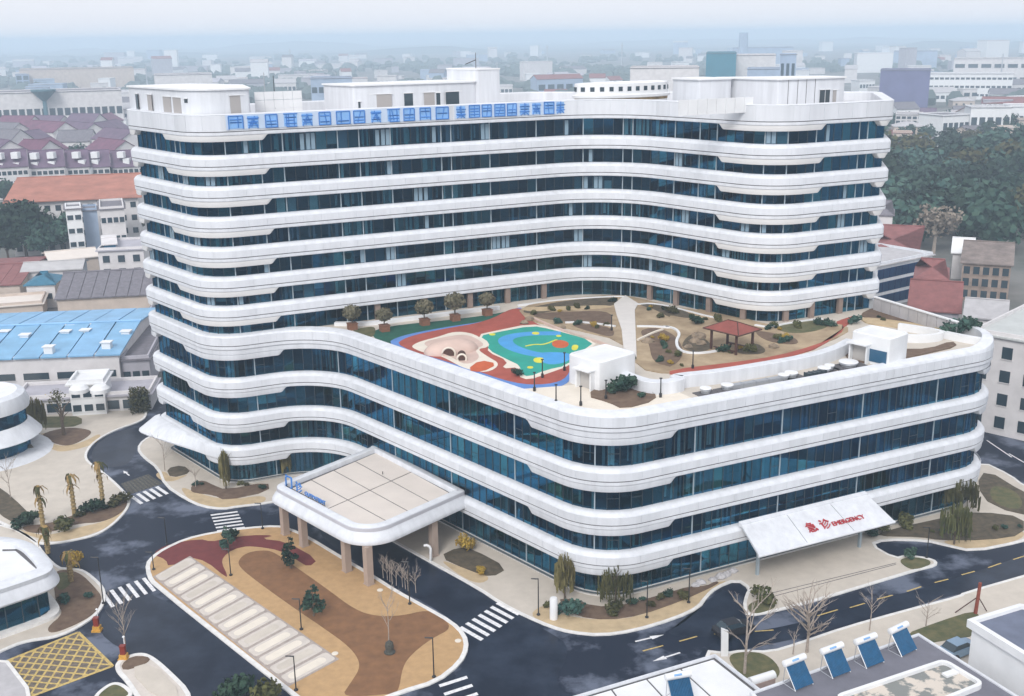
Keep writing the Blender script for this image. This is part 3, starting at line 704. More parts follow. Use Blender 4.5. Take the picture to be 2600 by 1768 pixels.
# rear parapet wall of the right wing of the roof
patch('planting_bed', C6((1240, 520), (1340, 470), (1500, 480), (1700, 540), (1840, 600), (1840, 640), (1480, 560), (1300, 540)), SOIL, it=1)
patch('sandy_bed', C6((1240, 540), (1330, 540), (1500, 560), (1850, 610), (1840, 640), (1730, 640), (1480, 600), (1300, 580)), SAND, it=1)
kerbline('curved_planter_wall', C6((1480, 690), (1640, 700), (1760, 690), (1790, 670), (1700, 650)), .5, 1.0, WHT3)
kerbline('roof_edge_wall', C6((1500, 615), (1700, 645), (1900, 690), (2080, 720)), .7, .9, WHT3)
patch('brown_deck', C6((1140, 790), (1175, 735), (1340, 800), (1500, 745), (1700, 745), (1850, 690), (1890, 725), (1700, 770), (1380, 838), (1240, 832)), SOIL, it=1)
patch('planting_bed', C5((1640, 1050), (1780, 965), (1890, 960), (2090, 1010), (2110, 1080), (1890, 1140), (1800, 1095)), SOIL, it=1)
BP = thing('rear_roof_wall', 'tall grey panelled wall behind the planting at the right rear of the roof', 'wall', G(2080, 705, ZD))
q0, q1 = G(1982, 705, ZD), G(2170, 765, ZD)
for i in range(9):
    a, b = q0.lerp(q1, i/9+.004), q0.lerp(q1, (i+1)/9-.004); c = (a+b)/2; m = MB(); m.box((c.x, c.y, ZD+.95), ((b-a).length, .25, 1.9), xd=(b-a)); m.build('panel', CONC, BP)
m = MB(); c = (q0+q1)/2; m.box((c.x, c.y, ZD+1.98), ((q1-q0).length, .5, .16), xd=(q1-q0)); m.build('coping', WHT3, BP)
# roof plant on the service strip
def fan(p, r, h, lb):
    o = thing('roof_fan', lb, 'roof fan', p, 'round fans on the service strip')
    m = MB(); m.lathe(p, [(r*.9, 0), (r*.9, h*.6), (r*1.1, h*.62), (r*1.05, h), (r*.2, h*1.1), (0, h*1.1)], 18); m.build('housing', METALG, o, 30)
    m = MB(); m.lathe(p, [(r*1.2, h*.98), (r*1.15, h*1.1), (0, h*1.25)], 18); m.build('cap', WHT3, o, 30)
    m = MB(); m.box((p.x, p.y, p.z+.04), (r*4.6, r*2.5, .08), xd=UX); m.build('base', DARKJ, o)  # dark plate stands in for the dark slots under the fans
for (x, y, r, lb) in [(1601, 893, .55, 'yellowish roof fan, first from the left on the service strip'), (1650, 885, .6, 'white roof fan, second from the left on the service strip'), (1778, 862, .55, 'white roof fan with square dark base, third along the strip'), (1795, 857, .65, 'wide roof fan beside the dark duct, fourth along the strip'), (1870, 846, .65, 'low double capped roof fan, next to last on the strip'), (1882, 840, .5, 'small roof fan behind the low double capped one'), (1925, 832, .95, 'widest roof fan in front of the right stair hut')]:
    fan(G(x, y, ZD), r, .6, lb)
for (a, b, lb) in [((1655, 885), (1770, 866), 'long flat grey duct between the left roof fans'), ((1830, 858), (1870, 850), 'short dark duct between the right roof fans')]:
    p0, p1 = G(*a, ZD), G(*b, ZD); m = MB(); c = (p0+p1)/2; m.box((c.x, c.y, ZD+.3), ((p1-p0).length, .7, .5), xd=(p1-p0))
    for i in range(5): q = p0.lerp(p1, i/4); m.box((q.x, q.y, ZD+.3), (.08, .85, .6), xd=(p1-p0))
    tag(recentre(m.build('roof_duct', METALG if 'grey' in lb else FRAME), (c.x, c.y, ZD)), lb, 'duct')

# ------------------------------------------------------------------ canopy over the drop-off lane
CN = thing('entrance_canopy', 'big square white canopy over the drop-off lane with blue lettering', 'canopy', (-17, 123, 0))
cpoly = [Vector((-30.2, 123.6, 0)), Vector((-16.3, 108.6, 0)), Vector((-4.9, 121.4, 0)), Vector((-18.3, 138.2, 0))]
if sum(cpoly[i].x*cpoly[(i+1) % 4].y-cpoly[(i+1) % 4].x*cpoly[i].y for i in range(4)) < 0: cpoly.reverse()
crad = [{0: 2.2, 1: 4.2, 2: 1.0, 3: .6}[i] for i in range(4)]
ca = normals(fillet(cpoly, crad, True, .4))
m = MB(); m.sweep(ca, [(-1.75, 6.15), (-1.7, 6.72), (-1.6, 6.78), (-.85, 6.74), (-.72, 6.66), (-.70, 6.2), (-.66, 6.1), (-.35, 5.75), (-.08, 5.35), (0, 5.05), (-.05, 4.85), (-.3, 4.72), (-1.5, 4.7)], True); m.build('rim', WHITE, CN, 30)
m = MB(); m.sweep(ca, [(-.71, 6.62), (-.66, 6.58), (-.66, 6.2), (-.71, 6.16)], True); m.build('grey_fascia', mat('canopy_fascia', (.48, .48, .52), .5, .05, .5), CN, 40)
m = MB(); m.prism([p+n*-1.4 for p, n in ca], 4.65, 4.72, bottom=True); m.build('ceiling', WHITE2, CN)
m = MB(); m.prism([p+n*-1.7 for p, n in ca], 6.0, 6.16); m.build('roof', DARKJ, CN)
ic = [p for p in cpoly]; cc = sum(ic, Vector())/4; ic = [cc+(p-cc).normalized()*((p-cc).length-2.75) for p in ic]
# order corners: i0 left, i1 front, i2 right, i3 back
for i in range(2):
    for j in range(4):
        e_ = .0075
        def bl(s, t): return ic[0].lerp(ic[3], t).lerp(ic[1].lerp(ic[2], t), s)
        s0, s1, t0, t1 = i/2+.0055, (i+1)/2-.0055, j/4+.0055, (j+1)/4-.0055
        q = [bl(s0, t0), bl(s1, t0), bl(s1, t1), bl(s0, t1)]
        m = MB(); m.prism(q, 6.17, 6.21+.004*((i+j) % 2)); m.build('roof_panel', ROOFC, CN)
gut = MB(); gut.tube([cc+Vector((1, 5, 6.2)), cc+Vector((1, 5, 6.6))], .05, 5); gut.build('roof_vent', METALD, CN)
for (x, y) in [(838, 1328), (788, 1298), (690, 1241), (648, 1214), (985, 1263), (903, 1222)]:
    p = G(x, y); m = MB(); m.box((p.x, p.y, 2.4), (.8, .8, 4.8), xd=VX)
    c = m.build('column', COLM, CN); m = MB(); m.box((p.x, p.y, .12), (.95, .95, .24), xd=VX); m.build('base', COLM, c)
# canopy lettering stands on the left front rim
la, lb_ = Vector((-29.0, 123.4, 6.7)), Vector((-17.3, 110.9, 6.7)); ld = (lb_-la).normalized()
CS = thing('canopy_sign', 'blue character sign standing on the left rim of the canopy', 'sign', la)
st = la+ld*.4+Vector((.9, .8, 0))
text_mesh('门', st, ld, (0, 0, 1), 1.7, .08, 'character', BLUEL, CS); text_mesh('诊', st+ld*2.3, ld, (0, 0, 1), 1.45, .08, 'character', BLUEL, CS)
text_mesh('OUTPATIENT', st+ld*4.3, ld, (0, 0, 1), .72, .06, 'lettering', BLUEL, CS)
m = MB(); m.tube([st+Vector((0, 0, -.1)), st+ld*8.6+Vector((0, 0, -.1))], .05, 4); m.build('rail', METALD, CS)

# ------------------------------------------------------------------ main entrance awning on the right front
AW = thing('entrance_awning', 'white sloping awning with red lettering over the street entrance', 'awning', W(42, 54, 0))
B0, B1, F0, F1 = W(33.0, 52.5, 6.0), W(51.4, 52.5, 6.0), W(31.6, 56.4, 4.05), W(51.0, 56.6, 4.05)
for i in range(3):
    t0, t1 = (0, .345, .69)[i]+.003, (.345, .69, 1.0)[i]-.003
    lo = [B0.lerp(B1, t0), B0.lerp(B1, t1), F0.lerp(F1, t1), F0.lerp(F1, t0)]
    m = MB(); up = [p+Vector((0, 0, .2)) for p in lo]; dn = [p-Vector((0, 0, .08)) for p in lo]; m.hexa(dn, up)
    m.build('awning_panel', WHITE, AW)
m = MB(); m.tube([F0+Vector((0, 0, .04)), F1+Vector((0, 0, .04))], .18, 10); m.build('front_edge', WHITE, AW, 50)
m = MB(); m.hexa([W(33, 52.2, 5.9), W(51.4, 52.2, 5.9), W(51.4, 52.6, 5.9), W(33, 52.6, 5.9)], [W(33, 52.2, 6.5), W(51.4, 52.2, 6.5), W(51.4, 52.6, 6.3), W(33, 52.6, 6.3)]); m.build('wall_flashing', WHITE, AW)
for u in (34.5, 49.5):
    p = W(u, 53.6, 0); m = MB(); m.box((p.x, p.y, 2.6), (.3, .3, 5.2), xd=UX); m.build('post', FRAMEL, AW)
sd = (F1-F0).normalized(); sl_ = ((B0+B1)-(F0+F1)).normalized(); nrm = sd.cross(sl_)
ES = thing('emergency_sign', 'red characters and small lettering on the white street awning', 'sign', F0.lerp(F1, .45))
so = F0.lerp(B0, .30).lerp(F1.lerp(B1, .30), .40)+nrm*.28+Vector((0, 0, .0))
text_mesh('急', so, sd, sl_, 1.45, .08, 'character', REDL, ES); text_mesh('诊', so+sd*1.95, sd, sl_, 1.45, .08, 'character', REDL, ES)
text_mesh('EMERGENCY', so+sd*3.5, sd, sl_, .82, .06, 'lettering', REDL, ES)
# the ground band flares out at both ends of the building
def flare(name, label, s0, s1, F, grow, z1, z0):
    pp = PT.cut(s0, s1); sa = arclen(pp); L = sa[-1]
    st = [L*i/40 for i in range(41)]; tl = Track(pp, False); pp = [tl.at(x) for x in st]
    def ff(i):
        t = st[i]/L; t = t if grow else 1-t; r = t*t*(3-2*t); e = 1-t
        if e < .10: r *= math.sqrt(max(0, 1-((.10-e)/.10)**2))
        return max(.05, F*r)
    m = MB(); m.sweep(pp, [(-.05, z1), (.3, z1-.12), (.85, z0+.5), (1, z0+.22), (.96, z0), (.4, z0-.05), (-.05, z0-.1)], False, pclosed=True, caps=True, zf=lambda i, j, d, z: (d*ff(i) if d > 0 else d, z))
    o = m.build(name, WHITE, None, 40); c = pp[20][0]; recentre(o, (c.x, c.y, z0)); tag(o, label, 'awning'); return o
flare('side_awning', 'white flared awning tip at the far left end of the hospital', key(PT, 0, -21.5), key(PT, 0, -1.5), 3.4, False, 5.9, 4.2)
flare('side_awning', 'small white awning tab at the far right end of the podium', key(PT, 74.5, 52.4), key(PT, 78.5, 40), 2.6, True, 5.9, 4.4)
# ------------------------------------------------------------------ terrain, roads, pavements
m = MB(); m.add([(-9000, -400, -.12), (9000, -400, -.12), (9000, 14000, -.12), (-9000, 14000, -.12)], [(0, 1, 2, 3)])
struct('ground', m, mat('city_ground', (.075, .085, .075), .95, col2=(.22, .21, .20), scale=.03, detail=9))
site = [(-140, 40), (140, 40), (170, 110), (150, 165), (62, 190), (-40, 200), (-62, 178), (-90, 182), (-140, 190)]
m = MB(); m.prism([Vector((x, y, 0)) for x, y in site], -.3, 0); struct('asphalt_road', m, WETA)
_gl = [0]
def sheet(name, pts, mt, z=.004, it=2):
    _gl[0] += 1
    m = MB(); P = vpoly(pts, z, it); n = len(P)
    m.add([(p.x, p.y, z+.0007*_gl[0]) for p in P], [tuple(range(n))]); o = struct(name, m, mt)
    # sheets look up whatever the winding
    if o.data.polygons[0].normal.z < 0: o.data.flip_normals()
    return o
def slab(name, pts, mt, h=.13, it=2, kerb=True, kw=.32):
    P = vpoly(pts, h, it) if not isinstance(pts[0], Vector) else pts
    if sum(P[i].x*P[(i+1) % len(P)].y-P[(i+1) % len(P)].x*P[i].y for i in range(len(P))) < 0: P.reverse()
    m = MB(); m.prism(P, -.2, h); o = struct(name, m, mt)
    if kerb:
        k = MB(); k.sweep(normals(P), [(-kw, h-.05), (-kw, h+.035), (.02, h+.035), (.04, h), (.04, -.15)], True)
        kb = k.build('kerb', KERB, o)
    return o
A1 = lambda *q: [(x*.3012/K, (1000+y*.3012)/K) for x, y in q]
A2 = lambda *q: [(x*.3012/K, (1350+y*.3012)/K) for x, y in q]
A4 = lambda *q: [((600+x*.3012)/K, (1368+y*.3012)/K) for x, y in q]
A5 = lambda *q: [((1200+x*.34423)/K, (1268+y*.34423)/K) for x, y in q]
A6 = lambda *q: [((1800+x*.34423)/K, (1268+y*.34423)/K) for x, y in q]
# smooth dark carriageways laid over the blotchy older asphalt
sheet('dark_carriageway', [(345, 1330), (240, 1370), (215, 1440), (330, 1500), (470, 1640), (720, 1640), (630, 1550)], ASPH)
sheet('dark_carriageway', [(905, 1240), (800, 1190), (700, 1200), (840, 1300), (1040, 1410), (1080, 1480), (1010, 1560), (1080, 1640), (1330, 1590), (1250, 1560), (1300, 1470), (1240, 1430), (1130, 1375), (1060, 1330)], ASPH)
sheet('dark_carriageway', [(1640, 1330), (1560, 1410), (1500, 1440), (1600, 1450), (1800, 1420), (1960, 1370), (2150, 1320), (2400, 1235), (2500, 1260), (2180, 1345), (1900, 1430), (1640, 1485), (1560, 1500), (1700, 1400), (1680, 1370)], ASPH)
sheet('dark_carriageway', [(330, 965), (250, 985), (205, 1020), (212, 1060), (290, 1060), (310, 1020), (340, 985)], ASPH)
# pavements round the hospital
bldg = [(355, 983), (323, 999), (310, 1018), (323, 1037), (358, 1063), (372, 1101), (420, 1133), (458, 1150), (506, 1156), (538, 1150), (603, 1143), (660, 1131), (700, 1130), (790, 1170), (889, 1227), (967, 1271), (1085, 1336), (1137, 1371), (1190, 1398), (1248, 1423), (1294, 1436), (1365, 1443), (1442, 1432), (1534, 1404), (1589, 1379), (1605, 1355), (1627, 1334), (1672, 1316), (1700, 1335), (1692, 1350), (1686, 1375), (1696, 1399), (1763, 1387), (1871, 1358), (1993, 1321), (2086, 1293), (2125, 1284), (2127, 1274), (2107, 1266), (2058, 1259), (2031, 1266), (1978, 1236), (2008, 1225), (2101, 1227), (2147, 1238), (2209, 1252), (2324, 1229), (2480, 1185), (2400, 1130), (2324, 1102), (2296, 1079), (2228, 1046)]
P = vpoly(bldg, .13, 1)+[Vector((74, 160, 0)), Vector((60, 178, 0)), Vector((-20, 196, 0)), Vector((-48, 172, 0))]
slab('pavement', P, PAVE)
def bed(name, pts, mt, h=.17, it=1): return slab(name, pts, mt, h, it, False)
def patchg(name, pts, mt, z, it=2):
    m = MB(); m.prism(vpoly(pts, z, it), .05, z); return struct(name, m, mt)
patchg('sand_strip', A1((1520, 800), (1600, 900), (1720, 950), (1880, 970), (2000, 945), (2240, 920), (2240, 850), (1900, 900), (1640, 830), (1560, 790)), SAND, .14)
patchg('planting_bed', A1((1600, 810), (1640, 740), (1720, 730), (1800, 770), (1900, 810), (2260, 740), (2270, 820), (1900, 900), (1800, 850), (1640, 835)), SOIL, .2, 1)
patchg('planting_bed', A1((1400, 630), (1540, 600), (1620, 660), (1440, 710)), SOILD, .2, 1)
patchg('sand_strip', A1((1290, 680), (1390, 645), (1440, 715), (1620, 670), (1420, 760)), SAND, .14)
patchg('planting_bed', A4((1705, 150), (1870, 70), (2000, 90), (2290, 245), (2150, 325), (1960, 265)), SOILD, .2, 1)
patchg('sand_strip', A4((1700, 165), (1960, 265), (2160, 325), (2040, 390), (1850, 290)), SAND, .15)
patchg('sand_strip', A5((400, 850), (580, 930), (720, 970), (950, 992), (1190, 955), (1480, 870), (1650, 790), (1700, 720), (1800, 640), (1900, 590), (1700, 640), (1560, 740), (1180, 880), (900, 890), (640, 850), (560, 760)), SAND, .14)
patchg('planting_bed', A5((620, 740), (720, 730), (900, 790), (1100, 785), (1400, 700), (1600, 640), (1720, 640), (1800, 600), (1820, 620), (1560, 740), (1250, 850), (1000, 890), (760, 860)), SOIL, .2, 1)
patchg('planting_bed', A6((1230, 270), (1300, 230), (1800, 120), (2000, 90), (2324, 130), (2324, 260), (2050, 300), (1700, 300), (1560, 275)), SOILD, .2, 1)
patchg('sand_strip', A6((1700, 300), (2050, 300), (2324, 220), (2324, 290), (2100, 345), (1950, 370), (1800, 345)), SAND, .15)
patchg('planting_bed', [(2238, 1065), (2324, 1118), (2400, 1150), (2380, 1180), (2250, 1150), (2215, 1100)], SOILD, .2, 1)
patchg('thin_lawn', [(2245, 1100), (2300, 1110), (2324, 1140), (2310, 1160), (2250, 1140)], GRASS, .21)
patchg('entry_bed', A6((280, 800), (310, 760), (400, 730), (500, 770), (470, 810), (330, 850)), GRASS, .2)
patchg('entry_bed', A6((1395, 450), (1470, 425), (1600, 435), (1650, 470), (1560, 510), (1480, 515)), GRASS, .2)
m = MB()
for a, b in [((1380, 480), (480, 715)), ((1380, 470), (470, 690))]:
    p, q = G(*A6(a)[0], .13), G(*A6(b)[0], .13); m.box(((p.x+q.x)/2, (p.y+q.y)/2, .133), ((q-p).length, .1, .012), xd=(q-p))
struct('pavement_joint', m, DARKJ)
# plaza left of the drive
plaza = A1((1200, 230), (980, 300), (800, 400), (725, 500), (740, 570), (850, 640), (990, 760), (1090, 865), (1100, 920), (1060, 1000), (950, 1110), (820, 1190), (650, 1230), (480, 1260), (330, 1270), (250, 1220), (100, 1130), (-200, 1000), (-500, 700), (-450, 100))+[(-60, 925), (150, 935), (330, 925), (335, 940)]
slab('plaza', plaza, PAVE)
patchg('planting_bed', A1((330, 340), (560, 280), (760, 300), (770, 340), (640, 420), (540, 440), (420, 400)), SOIL, .2)
patchg('sand_strip', A1((300, 350), (420, 320), (380, 390), (520, 450), (700, 410), (860, 320), (820, 420), (560, 490), (440, 480)), SAND, .15)
patchg('lawn', A1((200, 200), (500, 190), (690, 190), (690, 270), (420, 290), (250, 275)), GRASS, .16, 1)
patchg('sand_strip', A1((60, 1100), (200, 1160), (400, 1200), (640, 1130), (880, 1080), (1050, 990), (1090, 880), (1095, 930), (940, 1120), (640, 1225), (460, 1250), (250, 1200)), SAND, .15)
patchg('planting_bed', A1((170, 1110), (400, 1100), (620, 1020), (860, 960), (980, 880), (1080, 870), (1060, 980), (880, 1080), (640, 1090), (420, 1170), (230, 1170)), SOIL, .2)
patchg('planting_bed', A1((-60, 780), (20, 800), (200, 960), (310, 1090), (200, 1110), (60, 1060), (-60, 960)), SOILD, .2, 1)
# the teardrop island
isl = [(330, 1280), (345, 1262), (370, 1245), (420, 1222), (480, 1208), (560, 1197), (630, 1192), (657, 1199), (697, 1215), (776, 1263), (849, 1306), (900, 1339), (967, 1376), (1029, 1411), (1058, 1440), (1064, 1470), (1048, 1505), (994, 1548), (913, 1572), (840, 1600), (760, 1640), (730, 1630), (640, 1560), (347, 1327), (334, 1308)]
slab('traffic_island', isl, TAN, it=1, kw=.45)
patchg('red_play_path', A2((1280, 190), (1400, 110), (1680, 60), (1780, 85), (1900, 60), (2100, 30), (2324, 30))+A4((200, 0), (420, 25), (690, 175), (610, 240), (510, 180), (380, 100), (150, 62), (0, 70))+A2((2100, 118), (1960, 150), (1880, 215), (1870, 270), (1915, 360), (1910, 390), (1740, 250), (1600, 215), (1420, 300), (1400, 235)), REDP, .142, 1)
patchg('brown_path', A4((10, 230), (30, 160), (110, 110), (250, 95), (330, 120), (540, 265), (760, 420), (1000, 600), (1180, 655), (1400, 650), (1600, 600), (1700, 640), (1830, 750), (1640, 845), (1480, 970), (1400, 1080), (1370, 1290), (1300, 1310), (880, 1340), (960, 1220), (1040, 1100), (1030, 1010), (940, 900), (760, 770), (480, 580), (200, 380)), BRPATH, .138, 2)
# parking bays
pk = [(431, 1262), (770, 1496), (655, 1558), (347, 1309)]; PB = MB()
PB.prism(vpoly(pk, .15, 0), .05, .15); PK = struct('parking_strip', PB, PARKE)
a0, a1, b1_, b0 = [G(x, y, .15) for x, y in pk]
NB = 14
for i in range(NB):
    def at(s, t): return b0.lerp(b1_, s).lerp(a0.lerp(a1, s), t)
    s0, s1 = (i+.09)/NB, (i+.91)/NB
    m = MB(); q = [at(s0, .04), at(s1, .04), at(s1, .96), at(s0, .96)]
    q = [Vector((p.x, p.y, 0)) for p in q]; m.prism(fillet(q, [.35]*4, True, .25), .1, .2); b = m.build('parking_bay', PARK, PK)
    m = MB(); q = [at(s0+.012, .12), at(s1-.012, .12), at(s1-.012, .84), at(s0+.012, .84)]; q = [Vector((p.x, p.y, 0)) for p in q]
    m.prism(fillet(q, [.5]*4, True, .25), .2, .215); m.build('inlay', CREAM if i % 3 else PAVE, b)
# gatehouse island on the left and small island at the bottom
slab('gate_island', [(20, 1470), (60, 1455), (140, 1445), (215, 1402), (238, 1370), (240, 1340), (225, 1320), (190, 1292), (160, 1290), (125, 1287), (60, 1200), (-80, 1180), (-120, 1420), (-20, 1490)], PAVE)
patchg('planting_bed', A2((450, 420), (470, 330), (560, 320), (680, 350), (800, 470), (870, 560), (800, 690), (620, 790), (430, 860), (390, 810), (540, 690), (470, 600)), SOIL, .2)
patchg('thin_lawn', A2((460, 360), (560, 335), (620, 400), (560, 480), (480, 500)), GRASS, .21)
slab('barrier_island', A2((970, 1110), (1060, 1050), (1180, 1020), (1270, 1040), (1400, 1140), (1660, 1400), (1500, 1600), (1200, 1480), (1060, 1260), (980, 1180)), PARK, kw=.4)
patchg('planting_bed', A2((1020, 1120), (1110, 1050), (1240, 1050), (1270, 1080), (1190, 1130), (1040, 1170)), SOIL, .19, 1)
m = MB(); m.prism(vpoly(A2((1080, 1160), (1280, 1100), (1560, 1390), (1330, 1420)), .16, 1), .1, .2); struct('island_inlay', m, PAVE)
slab('side_lawn_island', A2((860, 1320), (960, 1265), (1060, 1290), (1150, 1390), (800, 1500), (780, 1400)), GRASS, kw=.35)
slab('left_pavement', A2((-200, 1100), (0, 1085), (70, 1090), (240, 1310), (260, 1420), (-200, 1500)), CONC, .12, 0)
# lower pavement along the street and soil behind it
low = A6((-50, 1110), (130, 1130), (240, 1110), (450, 1120), (650, 1060), (1000, 940), (1450, 815), (1850, 710), (1870, 690), (2324, 560), (2700, 450), (2900, 1300), (1500, 1700), (300, 1750), (60, 1300))
slab('pavement', low, PAVE, it=1)
patchg('thin_lawn', A6((1430, 1000), (1700, 900), (1950, 820), (2000, 860), (1990, 1000), (1720, 1040), (1520, 1080)), GRASS, .2, 1)
patchg('planting_bed', A6((130, 1150), (270, 1120), (430, 1140), (540, 1260), (480, 1340), (300, 1330), (200, 1260)), GRASS, .2)
# road markings
def zebra(a, b, n, half, label, w=.42, z=.02):
    o = bpy.data.objects.new('zebra_crossing', None); COL.objects.link(o); o['kind'] = 'structure'
    a, b = G(*a), G(*b); o.location = (a+b)/2; d = (b-a).normalized(); 
    h0 = G(*half[0]); h1 = G(*half[1]); hv = (h1-h0)
    for i in range(n):
        c = a.lerp(b, i/(n-1)); m = MB(); q = [c-hv/2-d*w/2, c-hv/2+d*w/2, c+hv/2+d*w/2, c+hv/2-d*w/2]
        m.prism([Vector((p.x, p.y, 0)) for p in q], .002, z); m.build('stripe', PAINT, o)
    return o
zebra((245, 1362), (338, 1327), 6, ((235, 1346), (258, 1377)), '')
zebra(A1((1150, 895))[0], A1((1365, 815))[0], 5, (A1((1100, 870))[0], A1((1190, 935))[0]), '', .5)
zebra(A1((1890, 1010))[0], A1((1960, 1170))[0], 7, (A1((1810, 1085))[0], A1((2040, 1055))[0]), '', .42)
zebra(A4((1980, 800))[0], A4((2290, 590))[0], 7, (A4((1940, 715))[0], A4((2125, 820))[0]), '', .5)
zebra(A4((1830, 1205))[0], A4((1960, 1420))[0], 4, (A4((1710, 1240))[0], A4((1945, 1165))[0]), '', .45)
def dash(a, b, mt, w=.16, z=.016):
    m = MB(); p, q = a, b; m.box(((p.x+q.x)/2, (p.y+q.y)/2, z/2+.004), ((q-p).length, w, z), xd=(q-p)); return m
ln = bpy.data.objects.new('lane_markings', None); COL.objects.link(ln); ln['kind'] = 'structure'
for a, b, mt in [((1255, 1120), (1405, 1080), PAINTY), ((1525, 1048), (1655, 1012), PAINTY), ((2080, 975), (2220, 965), PAINTY), ((1780, 995), (1900, 985), PAINTY)]:
    dash(G(*A5(a)[0]), G(*A5(b)[0]), mt).build('dash', mt, ln)
for a, b, mt in [((800, 860), (950, 815), PAINTY), ((1040, 800), (1150, 768), PAINTY), ((1240, 738), (1355, 708), PAINTY), ((1460, 680), (1565, 645), PAINTY), ((1665, 615), (1765, 590), PAINTY), ((1865, 558), (1960, 532), PAINTY), ((2060, 505), (2155, 472), PAINTY), ((2245, 445), (2340, 415), PAINTY)]:
    dash(G(*A6(a)[0]), G(*A6(b)[0]), mt).build('dash', mt, ln)
def arrow(a, b):
    p, q = G(*a), G(*b); d = (q-p).normalized(); n = Vector((-d.y, d.x, 0)); L = (q-p).length; m = MB()
    pts = [p-n*.1, p+d*L*.55-n*.1, p+d*L*.55-n*.32, q, p+d*L*.55+n*.32, p+d*L*.55+n*.1, p+n*.1]
    m.prism(pts, .003, .02); m.build('arrow', PAINT, ln)
arrow(A5((1200, 1050))[0], A5((1410, 1000))[0]); arrow(A5((1530, 1132))[0], A5((1330, 1195))[0])
arrow(A1((1090, 690))[0], A1((1040, 650))[0])
for a, b in [((2290, 1030), (2324, 1050)), ((2240, 1000), (2296, 1038)), ((2250, 1062), (2300, 1092))]:
    dash(G(*a), G(*b), PAINT, .2).build('dash', PAINT, ln)
# yellow box grid
gr = bpy.data.objects.new('yellow_box_marking', None); COL.objects.link(gr); gr['kind'] = 'structure'
c = [G(*q) for q in A2((60, 1090), (660, 850), (950, 1135), (240, 1400))]
sheet('worn_box_ground', A2((60, 1090), (660, 850), (950, 1135), (240, 1400)), mat('worn_box_asphalt', (.07, .06, .05), .9, col2=(.22, .18, .14), scale=2.2, detail=8), it=0)
for i in range(4): dash(c[i], c[(i+1) % 4], PAINTY, .3, .03).build('border_line', PAINTY, gr)
def bil(s, t): return c[0].lerp(c[1], s).lerp(c[3].lerp(c[2], s), t)
for i in range(-6, 9):
    for sg in (1, -1):
        pts = []
        for k in range(41):
            s = k/40; t = (i*.18+s*1.15) if sg > 0 else (1-(i*.18+s*1.15)+.0)
            if 0 <= t <= 1: pts.append(bil(s, t))
        if len(pts) > 3: dash(pts[0], pts[-1], PAINTY, .2, .024 if sg > 0 else .027).build('grid_line', PAINTY, gr)
# drain grate by the left crossing
m = MB(); q = [G(*p) for p in A1((1020, 760), (1250, 680), (1370, 760), (1090, 850))]; m.prism(q, -.02, .03); go = struct('drain_grate', m, mat('grate_stone', (.16, .15, .12), .9, col2=(.05, .05, .045), scale=3, detail=8))
for i in range(9):
    a, b = q[0].lerp(q[1], (i+.5)/9), q[3].lerp(q[2], (i+.5)/9); m = MB(); m.box(((a.x+b.x)/2, (a.y+b.y)/2, .05), ((b-a).length, .12, .05), xd=(b-a)); m.build('bar', METALD, go)
# ------------------------------------------------------------------ street furniture
def lamp(x, y, h, lb, z=.13, head=True, d=(-1, 0)):
    p = G(x, y, z); o = thing('street_lamp', lb, 'lamp post', p, 'slim dark lamp posts on the hospital forecourt')
    m = MB(); m.tube([p, p+Vector((0, 0, h))], [.07, .05], 6); m.build('pole', METALD, o)
    m = MB(); m.lathe(p, [(.2, 0), (.2, .12), (.09, .2)], 8); m.build('base', METALD, o)
    if head:
        dd = Vector((d[0], d[1], 0)).normalized(); m = MB(); q = p+Vector((0, 0, h)); m.tube([q-dd*.05, q+dd*.75+Vector((0, 0, .05))], [.07, .06], 6); m.build('lamp_head', METALD, o)
for a in [(672, 1567, 3.6, 'dark lamp post at the bottom end of the parking bays'), (684, 1429, 3.5, 'dark lamp post halfway along the parking bays'), (985, 1537, 4.2, 'straight dark lamp post on the round tip of the sandy island'),
          (930, 1371, 5.0, 'lamp post with bent white head beside the lane of the island'), (1222, 1396, 4.2, 'dark lamp post at the zebra crossing by the hospital corner'), (1468, 1402, 4.2, 'thin lamp post on the sand strip before the rounded corner'),
          (1563, 1368, 4.0, 'twin headed lamp post on the sand strip near the awning'), (2103, 1266, 3.8, 'dark lamp post on the small grass tip right of the forecourt'), (524, 1306, 3.2, 'lamp post between the red path and the tan rubber'),
          (349, 1293, 2.2, 'short dark post at the left tip of the sandy island'), (596, 1200, 3.4, 'lamp post at the crossing in front of the canopy'), (379, 1236, 3.5, 'lone lamp post at the road edge left of the island'), (235, 1370, 5.5, 'tall pale lamp post on the gatehouse island')]:
    lamp(*a)
for (x, y, lb) in [(1213, 889, 'thin lamp post at the cream deck beside the roof edge'), (1375, 908, 'short white and black post by the left stair hut'), (1231, 858, 'black and white post on the red roof track'), (1281, 842, 'dark post with a net by the stair hut'), (1499, 903, 'dark post at the service strip wall'), (1572, 838, 'dark stump post at the track by the pavilion'), (1388, 752, 'dark post on the left side of the white roof walkway'), (1262, 918, 'dark post at the pale deck corner'), (1318, 922, 'dark post in the middle of the pale deck')]:
    p = G(x, y, ZD); m = MB(); m.tube([p, p+Vector((0, 0, 2.2))], [.08, .06], 6); m.lathe(p, [(.16, 0), (.16, .5), (.1, .55)], 8); m.box((p.x, p.y, p.z+2.2), (.3, .2, .1))
    tag(recentre(m.build('garden_lamp', METALD), p), lb, 'garden lamp', 'small dark lamps on the roof garden')
